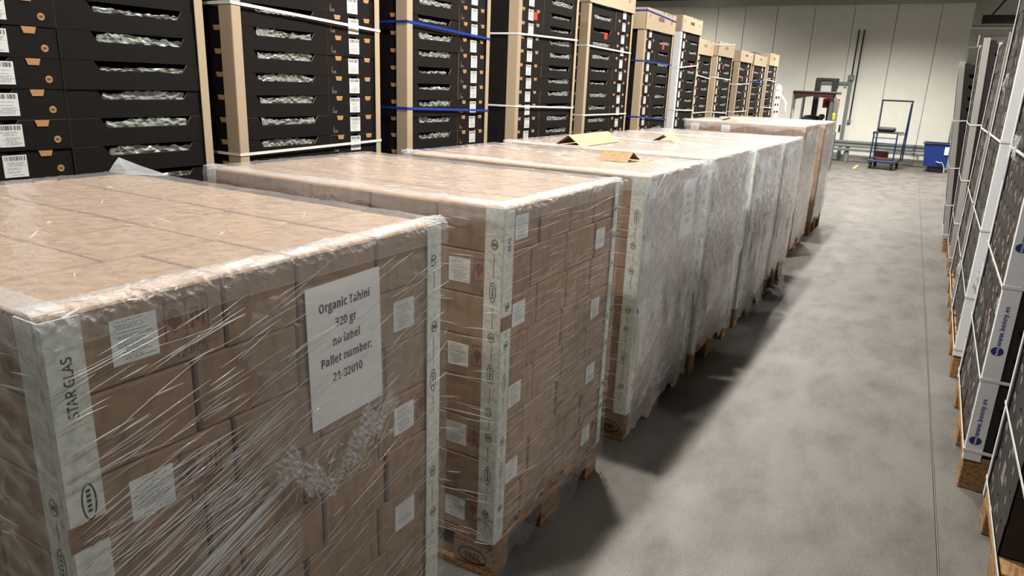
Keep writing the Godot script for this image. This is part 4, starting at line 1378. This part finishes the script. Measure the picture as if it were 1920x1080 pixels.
func blue_bin() -> void:
	var t := thing("tipping_bin", "blue steel tipping bin with white card on its side, beside the right stacks", "bin", Transform3D(Basis(), Vector3(0.08, 0, -17.85)))
	var b := MB.new()
	var e := 0.012
	# a tapered open hopper: outer walls with thickness
	var o := [Vector3(-0.2, 0.12, 0.28), Vector3(0.22, 0.12, 0.28), Vector3(0.22, 0.12, -0.28), Vector3(-0.2, 0.12, -0.28)]
	var u := [Vector3(-0.25, 0.585, 0.33), Vector3(0.24, 0.585, 0.33), Vector3(0.24, 0.585, -0.33), Vector3(-0.25, 0.585, -0.33)]
	for k in 4:
		var j := (k + 1) % 4
		b.quad(M.bin_blue, u[k], u[j], o[j], o[k])
		var c := Vector3(0, 0.4, 0)
		var f := func(p: Vector3) -> Vector3: return Vector3(p.x * 0.95, p.y + 0.001, p.z * 0.95)
		b.quad(M.bin_blue, f.call(u[j]), f.call(u[k]), f.call(o[k]), f.call(o[j]))
		b.quad(M.bin_blue, f.call(u[k]), f.call(u[j]), u[j], u[k])
	b.quad(M.bin_blue, o[0], o[1], o[2], o[3])
	b.quad(M.bin_blue, o[3] + Vector3(0, 0.01, 0), o[2] + Vector3(0, 0.01, 0), o[1] + Vector3(0, 0.01, 0), o[0] + Vector3(0, 0.01, 0))
	part("hopper", b.commit(), t)
	b = MB.new()
	b.tube(M.dark_steel, [Vector3(-0.26, 0.59, 0.34), Vector3(0.25, 0.59, 0.34), Vector3(0.25, 0.59, -0.34), Vector3(-0.26, 0.59, -0.34), Vector3(-0.26, 0.59, 0.34)], 0.014, 6)
	part("rim", b.commit(), t)
	b = MB.new()
	b.cbox(M.dark_steel, Vector3(-0.12, 0.05, -0.24), Vector3(0.2, 0.115, 0.24), 0.01)
	part("base_frame", b.commit(), t)
	for q in [[-0.08, 0.2], [0.15, 0.2], [-0.08, -0.2], [0.15, -0.2]]:
		b = MB.new()
		b.lathe(M.rubber, [[0.0, -0.016], [0.042, -0.016], [0.05, 0.0], [0.042, 0.016], [0.0, 0.016]], 14, Transform3D(Basis(Vector3(0, 0, 1), PI / 2), Vector3(q[0], 0.051, q[1])))
		part("castor", b.commit(), t)
	b = MB.new()
	b.box(M.paper, Vector3(0.14, 0.38, 0.325), Vector3(0.215, 0.54, 0.332))
	part("white_card", b.commit(), t)
	b = MB.new()
	b.tube(M.white_strap, [Vector3(0.02, 0.235, 0.315), Vector3(0.08, 0.215, 0.325), Vector3(0.13, 0.22, 0.325), Vector3(0.17, 0.16, 0.32), Vector3(0.19, 0.09, 0.32), Vector3(0.2, 0.02, 0.33)], 0.008, 6)
	part("hanging_cord", b.commit(), t)

# ---------------------------------------------------------------- the wrapped loads
func loads() -> void:
	# name, x, near d, length along the aisle, depth, height, film step, slope of the film streaks
	var P := [
		["nearest wrapped pallet", -0.966, 0.452, 0.885, 1.2, 1.178, 0.010, 0.29],
		["second wrapped pallet", -0.958, 1.622, 0.80, 1.2, 1.172, 0.011, 0.02],
		["third wrapped pallet", -0.952, 2.70, 0.80, 1.2, 1.158, 0.013, 0.55],
		["fourth wrapped pallet", -0.934, 3.60, 0.80, 1.2, 1.166, 0.014, 0.42],
		["fifth wrapped pallet", -0.932, 4.58, 0.80, 1.2, 1.155, 0.018, 0.4],
		["sixth wrapped pallet", -0.93, 5.50, 0.76, 1.2, 1.15, 0.02, 0.4],
		["seventh wrapped pallet", -1.02, 7.0, 0.82, 1.1, 1.21, 0.022, 0.3],
		["eighth wrapped pallet", -1.02, 8.30, 0.80, 1.1, 1.2, 0.025, 0.3],
	]
	var odd1 := [0.0, 0.285, 0.49, 0.69, 0.885]
	var even1 := [0.0, 0.22, 0.44, 0.66, 0.885]
	var odd := [0.0, 0.215, 0.42, 0.61, 0.80]
	var even := [0.0, 0.165, 0.40, 0.63, 0.80]
	for k in P.size():
		var p: Array = P[k]
		var x := left_frame(p[1], p[2])
		var L: float = p[3]
		var W: float = p[4]
		var H: float = p[5]
		pallet("wooden pallet under the %s" % p[0], x * Transform3D(Basis().scaled(Vector3(L / 0.8, 1, W / 1.2)), Vector3(0, 0, 0)), true, "pallets under the wrapped loads")
		var rows := [odd1, even1] if k == 0 else [odd, even]
		if k == 5:
			rows = [odd.map(func(v): return v * 0.95), even.map(func(v): return v * 0.95)]
		elif k == 6:
			rows = [odd.map(func(v): return v * 1.025), even.map(func(v): return v * 1.025)]
		var top: Array = [0.0, 0.285, 0.445, 0.665, 0.885] if k == 0 else rows[0]
		var lab := []
		var nlab := []
		if k == 0:
			lab = [[0, 0], [1, 3], [2, 0], [3, 3], [5, 3], [4, 0], [6, 0], [7, 3]]
		elif k == 1:
			lab = [[0, 0], [1, 3], [2, 0], [3, 3], [4, 0], [5, 3], [6, 0], [7, 3]]
			nlab = [1, 3, 5, 7]
		elif k < 5:
			lab = [[0, 0], [1, 3], [2, 0], [3, 3], [4, 0], [5, 3]]
		var c := {}
		if k < 5:
			c = cartons(x, p[0], rows, top, H, 8, W, [1, 1, 1, 1, 0][k], lab, nlab)
		else:
			far_load(x, p[0], rows, H, W, L, k)
			c = {}
		if k == 2:
			raised_flap(c[["t", 2, 0]], Vector2(0.03, -0.17), Vector2(0.19, -0.02), (H - 0.146) / 8 + 0.004, 0.04, false)
		elif k == 3:
			raised_flap(c[["t", 1, 2]], Vector2(-0.15, -0.19), Vector2(0.42, -0.03), (H - 0.146) / 8 + 0.004, 0.055, true)
		elif k == 4:
			raised_flap(c[["t", 0, 1]], Vector2(0.0, -0.2), Vector2(0.18, -0.04), (H - 0.146) / 8 + 0.004, 0.045, true)
		var milky := k >= 2 and k < 6
		wrap_load(k, x, "clear stretch film drawn tight round the %s" % p[0], L, W, H, p[6], p[7], M.film if k < 2 else M.film_milky, [0.02, 0.03, 0.05, 0.11, 0.03, 0.16, 0.1, 0.16][k], [200, 260, 420, 400, 300, 220, 120, 80][k], milky, {2: Rect2(0.40, -0.42, 0.23, 0.22), 3: Rect2(0.02, -0.93, 0.64, 0.22), 4: Rect2(-0.02, -0.69, 0.22, 0.21), 6: Rect2(0.02, -0.83, 0.3, 0.25)}.get(k, Rect2()))
		# printed corner boards
		if k >= 6:
			continue
		var ink: Material = M.green_ink if k in [1, 3] else M.ink
		corner_board(x, "white printed corner board at the near aisle corner of the %s" % p[0], 0.13, H + (0.0 if k else -0.005), 0.05, 0.055, ink, 5 + k, false, true, "STAR GLAS" if k == 0 else ("SEAL" if k == 1 else ""))
		corner_board(x * Transform3D(Basis(), Vector3(L, 0, 0)), "white printed corner board at the far aisle corner of the %s" % p[0], 0.13, H - 0.002, 0.05 if k == 0 else 0.03, 0.05, M.ink if k == 0 else ink, 25 + k, true)
		corner_board(x * Transform3D(Basis(Vector3.UP, -PI / 2), Vector3(0, 0, -W)), "white printed corner board at the near back corner of the %s" % p[0], 0.13, H - 0.002, 0.04, 0.04, M.ink, 45 + k, false, false)
		if k == 0:
			var more := thing("film_folds", "dense slanting film folds over the low near corner of nearest pallet", "stretch film", x)
			creases(more, 300, Vector2(0.0, 0.25), Vector2(0.40, 0.90), 0.030, 0.36, 0.04, 0.05, 0.22, 0.0011, 700, Transform3D(), false, M.film_fold)
			creases(more, 60, Vector2(0.28, 0.5), Vector2(0.885, 1.1), 0.030, 0.33, 0.1, 0.02, 0.09, 0.0010, 702, Transform3D(), false, M.film_fold)
			creases(more, 70, Vector2(0.0, 0.75), Vector2(0.3, 1.12), 0.030, 0.2, 0.08, 0.03, 0.12, 0.0012, 701, Transform3D(), false, M.film_fold)
	# sheets of paper under the film
	var x1 := left_frame(-0.966, 0.452)
	paper_sheet(x1 * Transform3D(Basis(Vector3(0, 0, 1), 0.02), Vector3(0.462, 0.815, 0.0045)), "white paper sheet reading Organic Tahini and a pallet number, on the nearest wrapped pallet", Vector2(0.21, 0.297), ["Organic Tahini", "320 gr", "no label", "Pallet number:", "21-32010"], 0.0255, 0.048, 0.038)
	var x3 := left_frame(-0.952, 2.70)
	paper_sheet(x3 * Transform3D(Basis(), Vector3(0.51, 0.822, 0.0045)), "printed white paper sheet on the aisle side of the third wrapped pallet", Vector2(0.19, 0.275), ["Organic", "320 gr", "no label", "Pallet"], 0.03, 0.075, 0.04)
	var x5 := left_frame(-0.932, 4.58)
	paper_sheet(x5 * Transform3D(Basis(), Vector3(0.17, 0.83, 0.0045)), "near one of two pale paper sheets on the fifth wrapped pallet", Vector2(0.19, 0.24), [], 0.02, 0.05, 0.04)
	paper_sheet(x5 * Transform3D(Basis(), Vector3(0.42, 0.83, 0.0045)), "far one of two pale paper sheets on the fifth wrapped pallet", Vector2(0.19, 0.25), [], 0.02, 0.05, 0.04)
	var x6 := left_frame(-0.93, 5.50)
	paper_sheet(x6 * Transform3D(Basis(), Vector3(0.25, 0.9, 0.0045)), "pale paper sheet on the aisle side of the sixth wrapped pallet", Vector2(0.21, 0.2), [], 0.02, 0.05, 0.04)
	# extra film pulled over the sheet on the nearest load, its hem torn and bunched
	var pouch := thing("film_pouch", "torn extra layer of film bunched below the paper sheet on nearest pallet", "stretch film", x1)
	var inside := func(px: float, py: float, _pz: float) -> bool:
		var lo := 0.70 + 0.5 * absf(px - 0.45) * (1.0 if px > 0.45 else 1.6) + 0.012 * sin(px * 90.0)
		return py > lo and px > 0.30 + 0.02 * sin(py * 40.0) and px < 0.80
	film_sheet("film_layer", pouch, M.film, [Vector2(0.033, 1.13), Vector2(0.035, 0.68)], 0.28, 0.82, 0.006, -0.3, 0.006, 0.004, 501, Transform3D(), 0.0, inside)
	var hemmed := func(px: float, py: float, _pz: float) -> bool:
		var lo := 0.70 + 0.5 * absf(px - 0.45) * (1.0 if px > 0.45 else 1.6) + 0.012 * sin(px * 90.0)
		return py > lo - 0.004 and py < lo + 0.055 + 0.02 * sin(px * 37.0) and px > 0.33 and px < 0.66
	creases(pouch, 80, Vector2(0.37, 0.705), Vector2(0.62, 0.79), 0.044, 0.8, 0.8, 0.008, 0.03, 0.0012, 505, Transform3D(), false, M.film_fold)
	creases(pouch, 30, Vector2(0.55, 0.74), Vector2(0.68, 0.86), 0.044, 0.9, 0.5, 0.008, 0.03, 0.0012, 506, Transform3D(), false, M.film_fold)
	film_sheet("bunched_hem", pouch, M.film_torn, [Vector2(0.039, 0.95), Vector2(0.042, 0.68)], 0.32, 0.68, 0.0028, 0.9, 0.006, 0.014, 502, Transform3D(), 0.0, hemmed, 55.0)
	# loose tail of film hanging off the sixth load to the floor
	var tail := thing("film_tail", "loose tail of clear film hanging from sixth wrapped pallet to the floor", "stretch film", x6)
	film_sheet("hanging_film", tail, M.film_bunched, [Vector2(0.04, 0.72), Vector2(0.05, 0.5), Vector2(0.075, 0.3), Vector2(0.1, 0.12), Vector2(0.12, 0.03)], -0.05, 0.16, 0.012, 0.2, 0.02, 0.012, 503)
	film_sheet("heap_on_floor", tail, M.film_bunched, [Vector2(0.02, 0.03), Vector2(0.04, 0.05), Vector2(0.07, 0.05), Vector2(0.12, 0.015)], -0.08, 0.16, 0.01, 0.4, 0.02, 0.015, 504)
	# film bunched to a point at the back corner of the nearest load
	var peak := thing("film_peak", "stiff peak of bunched film at the back far corner of the nearest pallet", "stretch film", x1)
	var b := MB.new()
	var tip := Vector3(0.875, 1.225, -1.225)
	var ring := [Vector3(0.905, 1.186, -1.215), Vector3(0.90, 1.187, -1.08), Vector3(0.88, 1.19, -0.98), Vector3(0.82, 1.188, -1.10), Vector3(0.83, 1.186, -1.21)]
	for i in ring.size():
		var a: Vector3 = ring[i]
		var c2: Vector3 = ring[(i + 1) % ring.size()]
		var m1 := a.lerp(tip, 0.55) + Vector3(-0.008, 0, 0.008)
		var m2 := c2.lerp(tip, 0.55) + Vector3(-0.008, 0, 0.008)
		b.quad(M.film_bunched, m1, m2, c2, a)
		b.tri(M.film_bunched, tip, m2, m1)
	part("peak_film", b.commit(), peak)

func far_load(x: Transform3D, pname: String, rows: Array, H: float, W: float, L: float, k: int) -> void:
	# loads far down the row: the near top cartons one by one, the rest joined
	var lh := (H - 0.146) / 8.0
	var n := 4
	var cd := W / n
	if k == 6:
		for j in n:
			var o := solo("brown_carton", carton_mesh(Vector3(0.3, snappedf(lh - 0.0015, 0.0005), snappedf(cd - 0.003, 0.001))), "brown carton in the top layer at near end, %s from the aisle, %s" % [ORD[j], pname], "carton", x * Transform3D(Basis(), Vector3(0, H - lh + 0.0005, -cd * j - 0.001)), "brown cartons wrapped on pallets")
			if j > 1:
				add_carton_label(o, Vector3(0, 0.045, -0.2 if j == 2 else -0.22), true, false, Vector2(0.08, 0.06))
			if j == 2:
				raised_flap(o, Vector2(0.05, -0.25), Vector2(0.28, -0.05), lh + 0.004, 0.035, true)
	var b := MB.new()
	for l in 8:
		var y := H - lh * (l + 1)
		var cuts: Array = rows[l % 2]
		for i in cuts.size() - 1:
			for j in n:
				if k == 6 and l == 0 and cuts[i] < 0.31:
					continue
				if l > 0 and j > 0 and i > 0:
					continue
				b.cbox(M.cardboard, Vector3(cuts[i] + 0.0015, y + 0.0005, -cd * (j + 1) + 0.003), Vector3(cuts[i + 1] - 0.0015, y + lh - 0.001, -cd * j), 0.004)
	var o2 := solo("brown_carton_load", b.commit(), "rows of brown cartons under milky film on the %s" % pname, "cartons", x)
	o2.set_meta("kind", "stuff")

func _ready() -> void:
	rng.seed = 7
	materials()
	camera_and_light()
	shell()
	loads()
	stack_row()
	right_stacks()
	truck()
	trolley()
	blue_bin()
